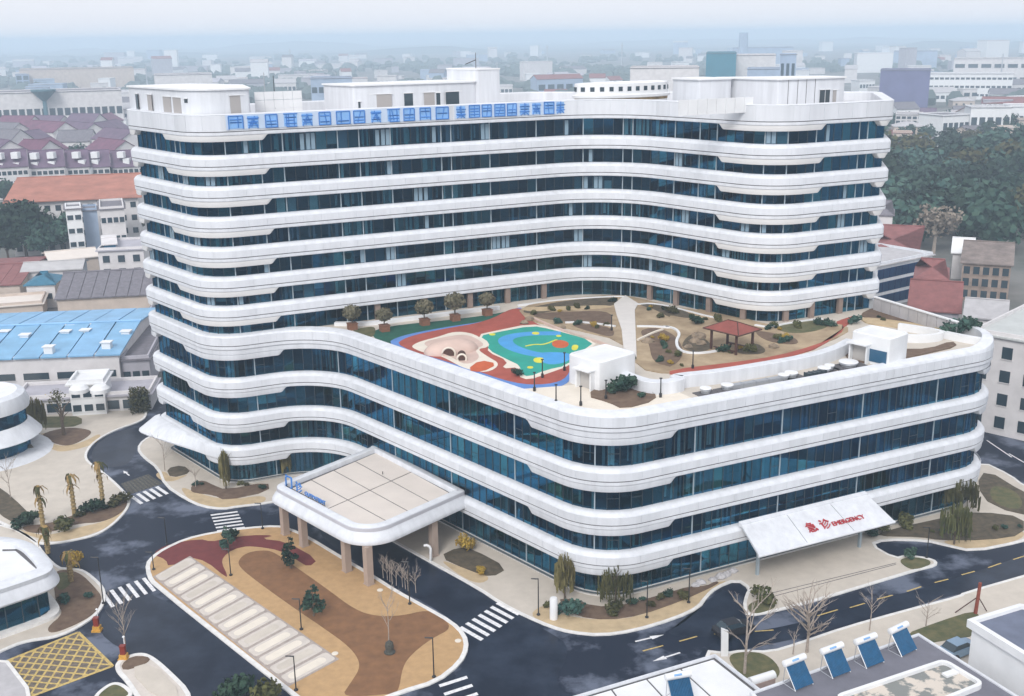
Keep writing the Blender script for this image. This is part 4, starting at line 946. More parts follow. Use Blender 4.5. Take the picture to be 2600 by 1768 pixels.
# white bollard, gooseneck vent, barrier posts
p = G(*A5((598, 880))[0], .14); m = MB(); m.lathe(p, [(.42, 0), (.42, 2.3), (.36, 2.42), (0, 2.45)], 14); tag(recentre(m.build('white_bollard', WHT3, None, 40), p), 'fat white pillar on the sand strip by the corner shrub', 'bollard')
p = G(*A4((1640, 190))[0], .14); m = MB(); m.tube([p, p+Vector((0, 0, 1.6)), p+Vector((-.12, 0, 1.9)), p+Vector((-.4, 0, 2.05)), p+Vector((-.75, 0, 2.0))], .17, 8); tag(recentre(m.build('vent_pipe', WHT3, None, 60), p), 'white gooseneck vent pipe beside the drop-off lane', 'vent pipe')
for (x, y, lb) in [(820, 835, 'red and yellow barrier post beside the gatehouse island'), (1045, 1075, 'red and yellow barrier post at the rounded tip of the small island')]:
    p = G(*A2((x, y))[0], .02); o = thing('barrier_post', lb, 'barrier post', p)
    m = MB(); m.box((p.x, p.y, .3), (.75, .6, .6)); m.box((p.x, p.y, .1), (.95, .8, .2)); m.build('base', mat('barrier_yellow', (.55, .30, .05), .5, .2, 3), o)
    m = MB(); m.box((p.x, p.y, 1.0), (.5, .42, .9)); m.box((p.x, p.y, 1.5), (.56, .48, .12)); m.build('cabinet', mat('barrier_red', (.20, .025, .015), .4), o)
    m = MB(); m.tube([p+Vector((.1, .3, .5)), p+Vector((.1, .3, 2.3))], .05, 5); m.lathe(p+Vector((.1, .3, 2.3)), [(0, -.12), (.15, 0), (0, .15)], 8); m.build('signal', WHT3, o)
p = G(*A6((115, 1155))[0], .13); m = MB(); m.hexa([(p.x-.35, p.y-.12, .13), (p.x+.35, p.y-.12, .13), (p.x+.35, p.y+.12, .13), (p.x-.35, p.y+.12, .13)], [(p.x-.45, p.y-.12, 3.2), (p.x+.25, p.y-.12, 2.9), (p.x+.25, p.y+.12, 2.9), (p.x-.45, p.y+.12, 3.2)])
tag(recentre(m.build('white_sign_slab', WHT3), p), 'upright white slab sign at the corner of the flat roofed hut', 'sign')
p = G(*A6((1965, 845))[0], .13); o = thing('red_post', 'leaning rust red post with wooden props by the lower pavement', 'post', p)
m = MB(); m.tube([p, p+Vector((.15, 0, 3.6))], [.2, .17], 7); m.build('post', mat('rust_red', (.22, .05, .03), .8, .2, 3), o)
m = MB(); m.tube([p+Vector((.1, 0, 2)), p+Vector((-2, .3, 0))], .06, 5); m.tube([p+Vector((.1, 0, 2)), p+Vector((1.4, .5, 0))], .06, 5); m.build('prop', WOOD, o)
# rocks on the terrace and beds
rr = random.Random(11)
def rock(p, s, lb, mt=None, grp=None):
    m = MB(); n = 9; prof = [(1, 0), (1.05, .3), (.8, .65), (.4, .9), (0, .95)]; b = len(m.v)
    for r, z in prof:
        for k in range(n):
            a = 2*math.pi*k/n; q = r*s*rr.uniform(.75, 1.15); m.v.append((p.x+q*math.cos(a), p.y+q*.8*math.sin(a), p.z+z*s*rr.uniform(.7, 1.0)))
    for i in range(len(prof)-1):
        for k in range(n): m.f.append((i*n+k, i*n+(k+1) % n, (i+1)*n+(k+1) % n, (i+1)*n+k)); m.m.append(0)
    return tag(recentre(m.build('rock', mt or ROCK), p), lb, 'rock', grp)
for (x, y, s, lb) in [(1584, 768, 1.0, 'largest stacked garden rock behind the pavilion'), (1577, 778, .8, 'flat garden rock left of the pavilion'), (1592, 783, .7, 'grey garden rock in the round bed'), (1562, 790, .6, 'low garden rock at the bed edge'), (1755, 790, .7, 'brown boulder on the sand right of the pavilion'), (1276, 753-8, .5, 'dark rock by the red track bend'), (1190, 735, .6, 'dark red rock at the head of the track'), (1203, 727, .7, 'brown rock above the red track head'), (1470, 778, .8, 'brown boulder on the lawn mound')]:
    rock(G(x, y, ZD+.05), s, lb)
for i, (x, y, s) in enumerate([(1770, 600, .5), (1830, 580, .7), (1870, 560, .6), (1920, 535, .6), (1680, 620, .6), (1640, 640, .5)]):
    rock(G(*A5((x, y))[0], .15), s, 'pale landscaping stones along the glass front by the awning', CONC, 'pale stones along the glass front')
# ------------------------------------------------------------------ plants
LW = random.Random(3)
def leaf_mesh(name, lumps, n, size, mt, squash=1.0):
    m = MB(); tot = sum(r**2 for _, r in lumps)
    for c, r in lumps:
        c = Vector(c)
        for _ in range(max(6, int(n*r*r/tot))):
            d = Vector((LW.gauss(0, 1), LW.gauss(0, 1), LW.gauss(0, 1)*squash)); d.normalize()
            p = c+d*r*(LW.random()**.35); p.z = c.z+(p.z-c.z)*squash
            a = (d+Vector((LW.gauss(0, .6), LW.gauss(0, .6), LW.gauss(0, .6)))).normalized(); t = a.orthogonal().normalized(); b = a.cross(t)
            an = LW.random()*6.3; t2 = t*math.cos(an)+b*math.sin(an); b2 = a.cross(t2); s = size*LW.uniform(.6, 1.3)
            m.add([p-t2*s-b2*s*.6, p+t2*s-b2*s*.5, p+t2*s*.8+b2*s*.6, p-t2*s*.7+b2*s*.7], [(0, 1, 2, 3)])
    me = bpy.data.meshes.new(name); me.from_pydata(m.v, [], m.f); me.materials.append(mt); return me
def trunk_mesh(name, h, r, limbs, mt, spread=.5):
    m = MB(); m.tube([(0, 0, -.1), (.02*h, 0, h*.5), (0, .01*h, h)], [r, r*.75, r*.5], 7)
    for i in range(limbs):
        a = 6.28*i/limbs+LW.random(); z0 = h*LW.uniform(.45, .95); L = h*LW.uniform(.4, .8)
        e = Vector((math.cos(a)*L*spread, math.sin(a)*L*spread, z0+L*.75)); mid = Vector((math.cos(a)*L*spread*.4, math.sin(a)*L*spread*.4, z0+L*.45))
        m.tube([(0, 0, z0), mid, e], [r*.45, r*.3, r*.12], 5)
    me = bpy.data.meshes.new(name); me.from_pydata(m.v, [], m.f); me.materials.append(mt); return me
def plant(name, label, cat, p, parts, s=1.0, rz=None, group=None, sx=1.0):
    o = thing(name, label, cat, p, group, LW.random()*6.28 if rz is None else rz); o.scale = (s*sx, s*sx, s)
    for nm, me in parts:
        c = bpy.data.objects.new(nm, me); COL.objects.link(c); c.parent = o
    return o
def lumps(n, R, H, z0, r0=.45):
    L = [((0, 0, z0+H*.5), R*.75)]
    for i in range(n):
        a = LW.random()*6.28; q = R*LW.uniform(.35, .8); L.append(((q*math.cos(a), q*math.sin(a), z0+H*LW.uniform(.15, .95)), R*LW.uniform(r0*.7, r0*1.2)))
    return L
TREES = [(trunk_mesh('trunk', 4, .3, 4, BARK), leaf_mesh('crown', lumps(9, 4.2, 5.5, 3.2), 1500, .42, LEAF if i != 2 else LEAF2)) for i in range(5)]
LOWT = [(trunk_mesh('trunk', 3.5, .3, 3, BARK), leaf_mesh('crown', lumps(10, 4.5, 5.0, 2.0, .55), 1000, .5, LEAF if i != 1 else LEAF2)) for i in range(5)]
def bare_mesh(h, n, r, seed, spread=.4):
    R = random.Random(seed); m = MB(); m.tube([(0, 0, 0), (.05, 0, h*.45), (0, .05, h*.98)], [r, r*.7, r*.15], 6)
    def br(p, d, L, rad, lev):
        e = p+d*L; mid = p+d*L*.5+Vector((R.gauss(0, .05), R.gauss(0, .05), L*.04)); m.tube([p, mid, e], [rad, rad*.7, rad*.3], 4, cap=False)
        if lev:
            for _ in range(3):
                nd = (d+Vector((R.gauss(0, .4), R.gauss(0, .4), R.uniform(0, .35)))).normalized(); br(p.lerp(e, R.uniform(.35, .95)), nd, L*R.uniform(.4, .65), rad*.5, lev-1)
    for i in range(n):
        a = 6.28*i*.38+R.random(); z = h*R.uniform(.25, .85); d = Vector((math.cos(a)*spread*1.6, math.sin(a)*spread*1.6, 1)).normalized(); br(Vector((0, 0, z)), d, h*R.uniform(.28, .5), r*.5, 2)
    me = bpy.data.meshes.new('branches'); me.from_pydata(m.v, [], m.f); me.materials.append(BARKP); return me
for (x, y, h, n, sd, sp, lb) in [(*A6((262, 1290))[0], 7.8, 6, 1, .55, 'tall bare tree with few steep limbs beside the flat roofed hut'), (*A6((722, 1130))[0], 6.0, 24, 2, .75, 'dense bare fan shaped tree at the edge of the lower pavement'), (*A6((1184, 970))[0], 4.6, 7, 3, .55, 'open bare tree above the second solar heater from the right'), (*A6((1600, 935))[0], 3.0, 7, 4, .6, 'small bare sapling on the lower verge'), (*A6((620, 1145))[0], 2.6, 4, 5, .3, 'thin bare stake sapling beside the fan shaped tree'),
        (*A4((1285, 860))[0], 4.8, 7, 6, .4, 'staked bare tree on the brown path of the island'), (*A2((1060, 1000))[0], 5.0, 12, 7, .3, 'slender reddish bare tree behind the small barrier island'), (*A1((90, 880))[0], 5.0, 8, 8, .5, 'bare sapling at the far left of the plaza'), (*A1((1390, 650))[0], 4.5, 5, 9, .5, 'bare leaning sapling beside the left glass front'), (*A1((1650, 790))[0], 3, 5, 10, .5, 'bare sapling in the bed at the left building corner')]:
    plant('bare_tree', lb, 'tree', G(x, y, .1), [('branches', bare_mesh(h, n, .16 if h > 5 else .07, sd, sp))], 1, 0)
for i in range(9):
    x, y = 868+i*9+rr.uniform(-5, 5), 1312+i*4.2
    plant('bare_shrub', 'wispy pale leafless shrubs along the lane edge of the island', 'shrub', G(x, y, .13), [('branches', bare_mesh(2.6, 9, .05, 20+i % 3, .4))], rr.uniform(.8, 1.15), None, 'leafless shrubs beside the drop-off lane')
# wrapped palms on the left planter
def palm(x, y, h, lb, dead=.5):
    p = G(x, y, .18); o = thing('palm_tree', lb, 'palm', p)
    m = MB(); m.tube([p, p+Vector((.05, 0, h*.55)), p+Vector((0, 0, h))], [.3, .26, .2], 8); 
    for k in range(7): z = h*(.15+.1*k); m.lathe(p+Vector((.03, 0, z)), [(.3, 0), (.36, .09), (.29, .2)], 8)
    m.build('trunk', mat('wrapped_trunk', (.30, .22, .10), .9, .3, 4), o)
    f = MB(); f2 = MB()
    for k in range(11):
        a = k*2.4; L = rr.uniform(.5, 1.15); d = Vector((math.cos(a), math.sin(a), 0)); t = p+Vector((0, 0, h*rr.choice([1, 1, 1, .72])))
        q = [t, t+d*L*.5+Vector((0, 0, .2)), t+d*L+Vector((0, 0, -.4)), t+d*L*1.05+Vector((0, 0, -1.0))]; s = Vector((-d.y, d.x, 0))
        mm = f if rr.random() > dead else f2
        for i in range(3):
            w0, w1 = (.06, .2, .14, .03)[i], (.06, .2, .14, .03)[i+1]; mm.add([q[i]-s*w0, q[i]+s*w0, q[i+1]+s*w1, q[i+1]-s*w1], [(0, 1, 2, 3)])
    f.build('frond', LEAF2, o); f2.build('dry_frond', mat('dry_frond', (.26, .17, .06), .9, .25, 3), o)
palm(*A1((362, 1115))[0], 5.2, 'leftmost yellowing palm with wrapped trunk on the plaza planter', .7)
palm(*A1((628, 1020))[0], 5.4, 'middle yellowing palm with wrapped trunk on the plaza planter', .6)
palm(*A1((870, 950))[0], 6.0, 'tallest wrapped palm at the planter corner by the drain grate', .6)
palm(*A2((405, 180))[0], 3.2, 'short wrapped palm behind the rounded gatehouse', .5)
palm(*A2((600, 420))[0], 3.4, 'short palm on the brown bed of the gatehouse island', .8)
# willowy young trees near the glass fronts
def willow(x, y, h, r, lb, mt=LEAF3, z=.18):
    p = G(x, y, z); t = trunk_mesh('trunk', h*.7, .13, 5, BARK, .35)
    m = MB()
    for _ in range(260):
        a = LW.random()*6.28; q = r*math.sqrt(LW.random()); zt = h*LW.uniform(.55, 1.0)*(1-.25*(q/r)**2); L = LW.uniform(.4, 1.0)*h*.38; w = LW.uniform(.04, .1); c = Vector((q*math.cos(a), q*math.sin(a), zt)); s = Vector((-math.sin(a+1), math.cos(a+1), 0))
        m.add([c-s*w, c+s*w, c+s*w*.8+Vector((LW.gauss(0, .12), LW.gauss(0, .12), -L)), c-s*w*.8+Vector((0, 0, -L*.9))], [(0, 1, 2, 3)])
    me = bpy.data.meshes.new('foliage'); me.from_pydata(m.v, [], m.f); me.materials.append(mt)
    return plant('willow_tree', lb, 'tree', p, [('trunk', t), ('foliage', me)])
willow(*A5((680, 730))[0], 5.6, 1.15, 'yellow green willow at the left edge of the rounded glass corner')
willow(*A5((1050, 775))[0], 4.6, 1.9, 'broad grey green willow in front of the rounded glass corner', LEAF2)
willow(*A1((1905, 800))[0], 5.8, .7, 'slim yellowish tree at the left tower corner', LEAF3)
willow(650, 1080, 5.0, .8, 'slim yellowish tree behind the canopy by the left facade', LEAF3)
willow(*A6((1850, 110))[0], 5.2, 2.2, 'drooping grey green tree under the right end of the street front', LEAF2)
willow(2165, 1235, 5.5, 1.8, 'thin see-through young tree at the far right of the street', LEAF2)
willow(88, 985, 6.5, 1.4, 'pale willow by the white wall on the left', LEAF3)
# conical young pines on the island
def pine(x, y, h, r, lb):
    p = G(x, y, .14); m = MB(); m.tube([(0, 0, 0), (0, 0, h)], [.12, .03], 6); me = bpy.data.meshes.new('trunk'); me.from_pydata(m.v, [], m.f); me.materials.append(BARK)
    L = []
    for k in range(6):
        z = h*(.28+.13*k); q = r*(1-.13*k)
        for j in range(3): a = LW.random()*6.3; L.append(((q*.55*math.cos(a), q*.55*math.sin(a), z), q*.5))
    return plant('young_pine', lb, 'tree', p, [('trunk', me), ('crown', leaf_mesh('crown', L, 700, .14, LEAF, .45))])
pine(519, 1252, 3.4, 1.0, 'young dark pine at the top of the red path'); pine(660, 1290, 4.0, 1.3, 'young dark pine beside the end of the red path'); pine(712, 1398, 3.6, 1.4, 'lone dark pine on the brown path of the island')
# clipped round trees and shrubs
BALL = leaf_mesh('crown', [((0, 0, 1.25), .85)], 900, .11, LEAFT, .8)
STEM = trunk_mesh('trunk', 1.0, .08, 3, BARK)
for (x, y, s, lb) in [(800, 748, 1.45, 'clipped round tree at the left end of the roof planter'), (873, 752, 1.35, 'second clipped round tree in a brown box on the roof'), (964, 738, 1.55, 'third clipped round tree in a brown box on the roof'), (1033, 728, 1.75, 'largest clipped round tree, fourth along the roof planter'), (1106, 716, 1.4, 'last clipped round tree above the white planter end')]:
    p = G(x, y, ZD); plant('clipped_tree', lb, 'tree', p+Vector((0, 0, .6)), [('trunk', STEM), ('crown', BALL)], s, None, 'clipped round trees along the roof planter')
    m = MB(); m.box((p.x, p.y, ZD+.42), (1.15, 1.15, .84), xd=UX); m.box((p.x, p.y, ZD+.86), (1.3, 1.3, .07), xd=UX); m.box((p.x, p.y, ZD+.8), (1.0, 1.0, .15), xd=UX); tag(recentre(m.build('planter_box', mat('box_wood', (.20, .09, .05), .8, .2, 3)), p), 'brown box under the '+lb.split(' on ')[0].split(' in ')[0].split(' at ')[0].split(' above ')[0], 'planter')
SHRUB = [leaf_mesh('foliage', lumps(6, .9, .9, .15, .5), 420, .12, mt, .8) for mt in (LEAF, LEAF2, LEAFY, LEAF)]
def shrub(x, y, z, s, k, lb, sx=1.0, grp=None): plant('shrub', lb, 'shrub', G(x, y, z), [('foliage', SHRUB[k])], s, None, grp, sx)
for a in [(*A5((700, 850))[0], .2, 1.5, 0, 'dark green round shrub beside the fat white pillar', 1.1), (*A5((560, 800))[0], .15, .7, 1, 'small olive tuft near the fat white pillar'), (*A4((1945, 100))[0], .2, 1.6, 2, 'bright yellow flowering bush on the bed beside the canopy', .8), (*A4((2060, 300))[0], .15, .7, 2, 'low tan tuft at the sandy end of the canopy bed'),
          (*A6((410, 760))[0], .2, 1.6, 1, 'spiky olive shrub on the left tip of the forecourt'), (*A6((1490, 430))[0], .2, .9, 0, 'low dark shrub on the right tip of the forecourt'), (*A6((1200, 270))[0], .14, .9, 0, 'dark shrub heap at the right corner of the awning'), (*A6((1230, 235))[0], .14, 1.5, 1, 'round grey green shrub right of the awning'), (*A6((1455, 205))[0], .14, 1.5, 1, 'clipped shrub on the street front at the right'),
          (*A1((760, 1000))[0], .2, 1.4, 0, 'dark green round shrub on the plaza planter', 1.3), (*A1((210, 1110))[0], .2, 1.3, 0, 'spreading green shrub at the left end of the plaza planter', 1.4), (*A1((540, 1130))[0], .2, 1.3, 1, 'olive shrub between two palms', 1.5), (*A1((1000, 930))[0], .2, 1.2, 1, 'olive shrub at the planter tip by the grate', 1.5), (*A1((480, 140))[0], .2, 2.2, 2, 'orange brown bush behind the plaza tree', 1.0),
          (*A2((1930, 60))[0], .14, 1.2, 0, 'dark clump at the foot of the pine on the red path'), (*A2((620, 290))[0], .05, 1.3, 2, 'dry tan bush at the road edge by the gatehouse', 1.0), (*A5((1040, 830))[0], .2, .9, 1, 'low brown shrub below the broad willow', 1.6), (*A5((1550, 720))[0], .2, .7, 1, 'small brown shrub below the lamp with twin heads', 1.5), (*A5((1310, 790))[0], .2, .6, 1, 'small brown shrub beside a pale stone')]: shrub(*a)
for (x, y, s, k, lb) in [(1408, 892, 1.7, 0, 'round green tree by the left stair hut'), (1885, 741, .9, 0, 'dark clipped shrub at the end of the roof lawn'), (1938, 735, 1.0, 0, 'dark ball shrub beside the blue roof path'), (2162, 762, 1.9, 0, 'broad dark hedge clump at the rear roof wall'), (2185, 755, 2.0, 0, 'tall dark hedge clump at the corner of the roof wall'), (1500, 722, .7, 1, 'small olive tree on the roof sand by the walkway'), (1527, 712, 1.0, 1, 'olive tree in front of the dark terrace glass'), (1582, 735, 1.1, 0, 'dark shrub left of the red pavilion roof'), (1253, 706, .7, 1, 'small olive shrub at the roof sand path'), (1310, 700, .7, 1, 'thin olive shrub on the back garden bed'), (1508, 775, .8, 2, 'yellow bush on the lawn mound'), (1640, 800, .9, 0, 'dark shrub under the left side of the pavilion'), (1700, 800, 1.0, 1, 'dark brown bush on the bed right of the pavilion'), (1780, 772, .7, 2, 'pale yellow bush on the sand by the red track'), (1175, 852, .8, 0, 'dark green bush at the teal floor edge'), (1810, 745, .9, 1, 'olive shrub on the right roof lawn'), (1860, 738, .8, 0, 'green shrub at the far side of the right roof lawn'), (1630, 745-15, .9, 1, 'olive bush against the terrace pillars')]:
    shrub(x, y, ZD+.05, s, k, lb)
# rope net tower near the teal floor
p = G(1212, 838, ZD)
# tree on the plaza bed
plant('plaza_tree', 'dark trunked tree with sparse crown on the round plaza bed', 'tree', G(*A1((540, 345))[0], .2), [('trunk', trunk_mesh('trunk', 4.6, .32, 7, BARK, .55)), ('crown', leaf_mesh('crown', lumps(6, 2.0, 2.5, 4.4), 180, .16, LEAF2))], 1.0)
plant('clipped_hedge_block', 'square clipped olive hedge against the hospital end', 'hedge', G(318, 935, .13), [('foliage', leaf_mesh('foliage', [((x*.8, y*.8, z*.9+.6), .75) for x in (-1, 0, 1) for y in (-1, 0, 1) for z in (0, 1, 2, 3)], 1600, .16, LEAF2))], 1.05, .5)

p = G(*A4((1293, 960))[0], .14); m = MB(); m.lathe(p, [(.55, 0), (.58, .1), (.4, .16), (.38, .25), (.45, .7), (.38, 1.1), (.15, 1.3), (0, 1.32)], 14); tag(recentre(m.build('root_ball', mat('green_netting', (.06, .06, .05), .9, .4, 5), None, 60), p), 'oval green wrapped root ball standing on the brown path', 'root ball')
for (x, y, lb) in [(1212, 435, 'pale round cover on the tan rubber below the canopy'), (832, 970, 'pale round cover at the brown path edge by the parking bays'), (1870, 862, 'pale round cover at the right kerb of the island')]:
    p = G(*A4((x, y))[0], .14); m = MB(); m.lathe(p, [(.34, 0), (.34, .05), (.28, .07), (0, .07)], 14); tag(recentre(m.build('round_cover', CREAM), p), lb, 'cover')
for (x, y, s, k, lb) in [(530, 1572, 1.9, 0, 'grey green bush top cut by the bottom edge left of the island'), (600, 1590, 2.0, 1, 'yellow green bush top cut by the bottom edge beside the island kerb')]:
    shrub(x, y+14, .1, s, k, lb)

kc = ['dark green', 'olive', 'yellow', 'green']
beds = [(((1210, 715), (1390, 690)), 'rear bed left of the white walkway'), (((1240, 735), (1385, 745)), 'middle bed left of the white walkway'), (((1450, 700), (1600, 725)), 'bed along the terrace glass'), (((1450, 745), (1540, 815)), 'brown mound right of the walkway'), (((1560, 820), (1800, 770)), 'sand in front of the pavilion'), (((1620, 745), (1900, 745)), 'right roof lawn'), (((1960, 720), (2150, 765)), 'rear bed of the right wing'), (((1990, 700), (2100, 725)), 'bed below the grey panelled wall'), (((1440, 905), (1500, 890)), 'corner deck by the curved wall'), (((1430, 820), (1560, 836)), 'strip along the red track')]
for i in range(46):
    (a_, b_), bn = beds[i % 10]; k = [0, 1, 2, 3, 1][i//10]
    t = rr.random(); x, y = a_[0]+(b_[0]-a_[0])*t, a_[1]+(b_[1]-a_[1])*t+rr.uniform(-6, 6)
    shrub(x, y, ZD+.03, rr.uniform(.3, .75), k, 'small '+kc[k]+' shrub '+('tucked ' if i >= 40 else '')+'on the '+bn, 1.0, 'small shrubs of the roof garden')
gb = [(A1((1620, 780))[0], A1((2250, 790))[0], 'bed at the left glass corner'), (A5((760, 800))[0], A5((1560, 720))[0], 'bed before the rounded glass corner'), (A6((1350, 260))[0], A6((2300, 200))[0], 'dark bed at the right street front'), (A1((200, 1140))[0], A1((1050, 930))[0], 'palm planter of the plaza'), (A2((500, 600))[0], A2((780, 560))[0], 'brown bed of the gatehouse island')]
for i in range(25):
    a_, b_, bn = gb[i % 5]; k = [0, 1, 3, 1, 0][i//5]; sz = rr.uniform(.28, .45) if i >= 15 else rr.uniform(.5, .75)
    t = rr.random(); shrub(a_[0]+(b_[0]-a_[0])*t, a_[1]+(b_[1]-a_[1])*t+rr.uniform(-5, 5), .18, sz, k, ('tiny ' if i >= 15 else 'low ')+kc[k]+' shrub on the '+bn, 1.0, 'low shrubs of the ground beds')
# ------------------------------------------------------------------ neighbouring buildings
def rounded(name, label, cat, poly, rads, prof_list, loc): 
    o = thing(name, label, cat, loc); pa = normals(fillet(poly, rads, True, .5))
    for nm, mt, prof, sm in prof_list: m = MB(); m.sweep(pa, prof, True); m.build(nm, mt, o, sm)
    return o, pa
def ccw(P):
    if sum(P[i].x*P[(i+1) % len(P)].y-P[(i+1) % len(P)].x*P[i].y for i in range(len(P))) < 0: P.reverse()
    return P
# gatehouse, lower left
gp = ccw([Vector((p.x, p.y, 0)) for p in [G(*q, 5.6) for q in A2((-500, 640), (330, 375), (450, 310), (430, 235), (230, 45), (-300, 30))]])
pa = normals(chaikin(gp, 3)); o = thing('gatehouse', 'small rounded white gatehouse with teal glass and open roof slot', 'gatehouse', (sum((p for p, n in pa), Vector())/len(pa)))
m = MB(); m.sweep(pa, [(-1.5, 5.2), (-1.45, 5.7), (-1.3, 5.75), (-.1, 5.6), (.05, 5.5), (-.05, 5.05), (-.12, 5.0), (.5, 4.0), (.52, 3.85), (.3, 3.6), (-1.2, 3.5)], True); m.build('rim', WHITE, o, 30)
m = MB(); m.prism([p+n*-1.4 for p, n in pa], 5.0, 5.25); rf = m.build('roof', WHT3, o)
q = [G(*x, 5.3) for x in A2((120, 150), (180, 150), (340, 310), (320, 325))]; m = MB(); m.prism(q, 5.2, 5.3); m.build('roof_slot', DARKJ, rf)
q = [G(*x, 5.3) for x in A2((20, 150), (140, 148), (150, 158), (20, 162))]; m = MB(); m.prism(q, 5.2, 5.3); m.build('roof_slot', DARKJ, rf)
gt = Track(off(pa, -.9)); n = int(gt.L/1.6)
for i in range(n):
    a, b = gt.at(gt.L*i/n+.04), gt.at(gt.L*(i+1)/n-.04); m = MB(); qq = [a[0]-a[1]*.03, b[0]-b[1]*.03, b[0]+b[1]*.03, a[0]+a[1]*.03]
    m.hexa([(x.x, x.y, .5) for x in qq], [(x.x, x.y, 3.55) for x in qq]); m.build('window_pane', GLASS, o)
    m = MB(); m.box((a[0].x, a[0].y, 2), (.1, .12, 3.1)); m.build('mullion', FRAME, o)
m = MB(); m.sweep(off(pa, -2.6), [(0, .3), (0, 3.6)], True); m.build('inner_wall', INTER, o)
m = MB(); m.sweep(pa, [(.1, .1), (.1, .5), (-1, .52)], True); m.build('plinth', KERB, o)
# rounded pavilion building, left edge
c = G(-45, 1030); cx = Vector((c.x, c.y, 0)); ring = [cx+Vector((7.2*math.cos(a), 6.2*math.sin(a), 0)) for a in [2*math.pi*k/36 for k in range(36)]]
pa = normals(ring); o = thing('round_annex', 'rounded white annex with flared bands and teal glass at the left edge', 'building', cx)
for nm, mt, prof in [('lower_skirt', WHITE, [(.1, 3.2), (1.6, 2.8), (1.9, 3.0), (.9, 4.2), (.1, 5.0)]), ('upper_band', WHITE, [(0, 6.9), (.6, 7.1), (.7, 8.0), (.2, 9.2), (-.8, 9.6), (-1.2, 9.3)]), ('base_ramp', WHITE, [(3.2, .12), (2.0, .5), (0, .7)])]:
    m = MB(); m.sweep(pa, prof, True); m.build(nm, mt, o, 40)
m = MB(); m.prism([p+n*-1 for p, n in pa], 9.0, 9.35); m.build('roof', WHT3, o)
for i in range(36):
    a, b = pa[i], pa[(i+1) % 36]
    for z0, z1 in ((.6, 3.3), (4.8, 7.0)):
        m = MB(); qq = [a[0]-a[1]*.06, b[0]-b[1]*.06, b[0], a[0]]; m.hexa([(x.x, x.y, z0) for x in qq], [(x.x, x.y, z1) for x in qq]); m.build('window_pane', GLASS, o)
m = MB(); m.sweep(off(pa, -1.2), [(0, .3), (0, 9)], True); m.build('inner_wall', INTER, o)
# planter nook beside the annex
p = G(*A1((215, 480))[0], .13); rock(p, 1.3, 'dark planted nook beside the round annex', SOILD)
# flat roofed hut, bottom centre
Zr = 4.6; q = [G(1623, 1484, Zr), G(1293, 1582, Zr), G(1360, 1700, Zr), G(1760, 1590, Zr)]; q = ccw([Vector((p.x, p.y, 0)) for p in q])
cc = sum(q, Vector())/4; o = thing('flat_roof_hut', 'flat white roofed hut at the bottom centre edge', 'hut', cc); pa = normals(q)
m = MB(); m.sweep(pa, [(-.25, .1), (-.25, Zr-.7), (0, Zr-.65), (0, Zr), (-.18, Zr+.02), (-.2, Zr-.25)], True); m.build('wall', WHITE, o)
m = MB(); m.prism([p+n*-.2 for p, n in pa], Zr-.5, Zr-.3); m.build('roof_base', DARKJ, o)
ip = [p+n*-.42 for p, n in pa]
for i in range(4):
    a0_, a1_ = i/4+.006, (i+1)/4-.006
    # long axis runs between the first two corners
    k0 = max(range(4), key=lambda k: (ip[k]-ip[(k+1) % 4]).length); A_, B_, C_, D_ = ip[k0], ip[(k0+1) % 4], ip[(k0+2) % 4], ip[(k0+3) % 4]
    m = MB(); m.prism([A_.lerp(B_, a0_), A_.lerp(B_, a1_), D_.lerp(C_, a1_), D_.lerp(C_, a0_)], Zr-.32, Zr-.24); m.build('roof_panel', WHT3, o)
# grey roof with solar water heaters
Zg = 5.5
gq = ccw([Vector((p.x, p.y, 0)) for p in [G(*x, Zg) for x in A6((300, 1430), (1545, 992), (2700, 1720), (900, 2100))]])
o = thing('grey_roof_block', 'low block with grey roof and white edging carrying the solar heaters', 'building', sum(gq, Vector())/4); pa = normals(gq)
m = MB(); m.sweep(pa, [(0, .1), (0, Zg+.02), (-.05, Zg+.12), (-.3, Zg+.12), (-.32, Zg-.05)], True); m.build('wall', WHITE, o)
m = MB(); m.prism([p+n*-.3 for p, n in pa], Zg-.3, Zg); m.build('roof', mat('grey_roof_felt', (.15, .15, .18), .75, .12, .5, detail=7), o)
sk = [G(*x, Zg+.2) for x in A6((900, 1480), (1735, 1200), (2020, 1372), (1400, 1620))]; sk = ccw([Vector((p.x, p.y, 0)) for p in sk]); pk_ = normals(fillet(sk, [.6]*4, True, .3))
m = MB(); m.sweep(pk_, [(.15, Zg), (.15, Zg+.45), (-.2, Zg+.45), (-.2, Zg+.1)], True); m.build('roof_upstand', WHT3, o)
m = MB(); m.prism([p+n*-.2 for p, n in pk_], Zg+.05, Zg+.12); well = m.build('roof_well', mat('stained_roof', (.58, .52, .45), .8, col2=(.20, .21, .20), scale=.55, thr=(.46, .52), detail=6), o)
p = G(*A6((1780, 1285))[0], Zg+.2); m = MB(); m.box((p.x, p.y, Zg+.2), (1.4, .6, .2), xd=(q[1]-q[0])); m.build('roof_hatch', WHT3, well)
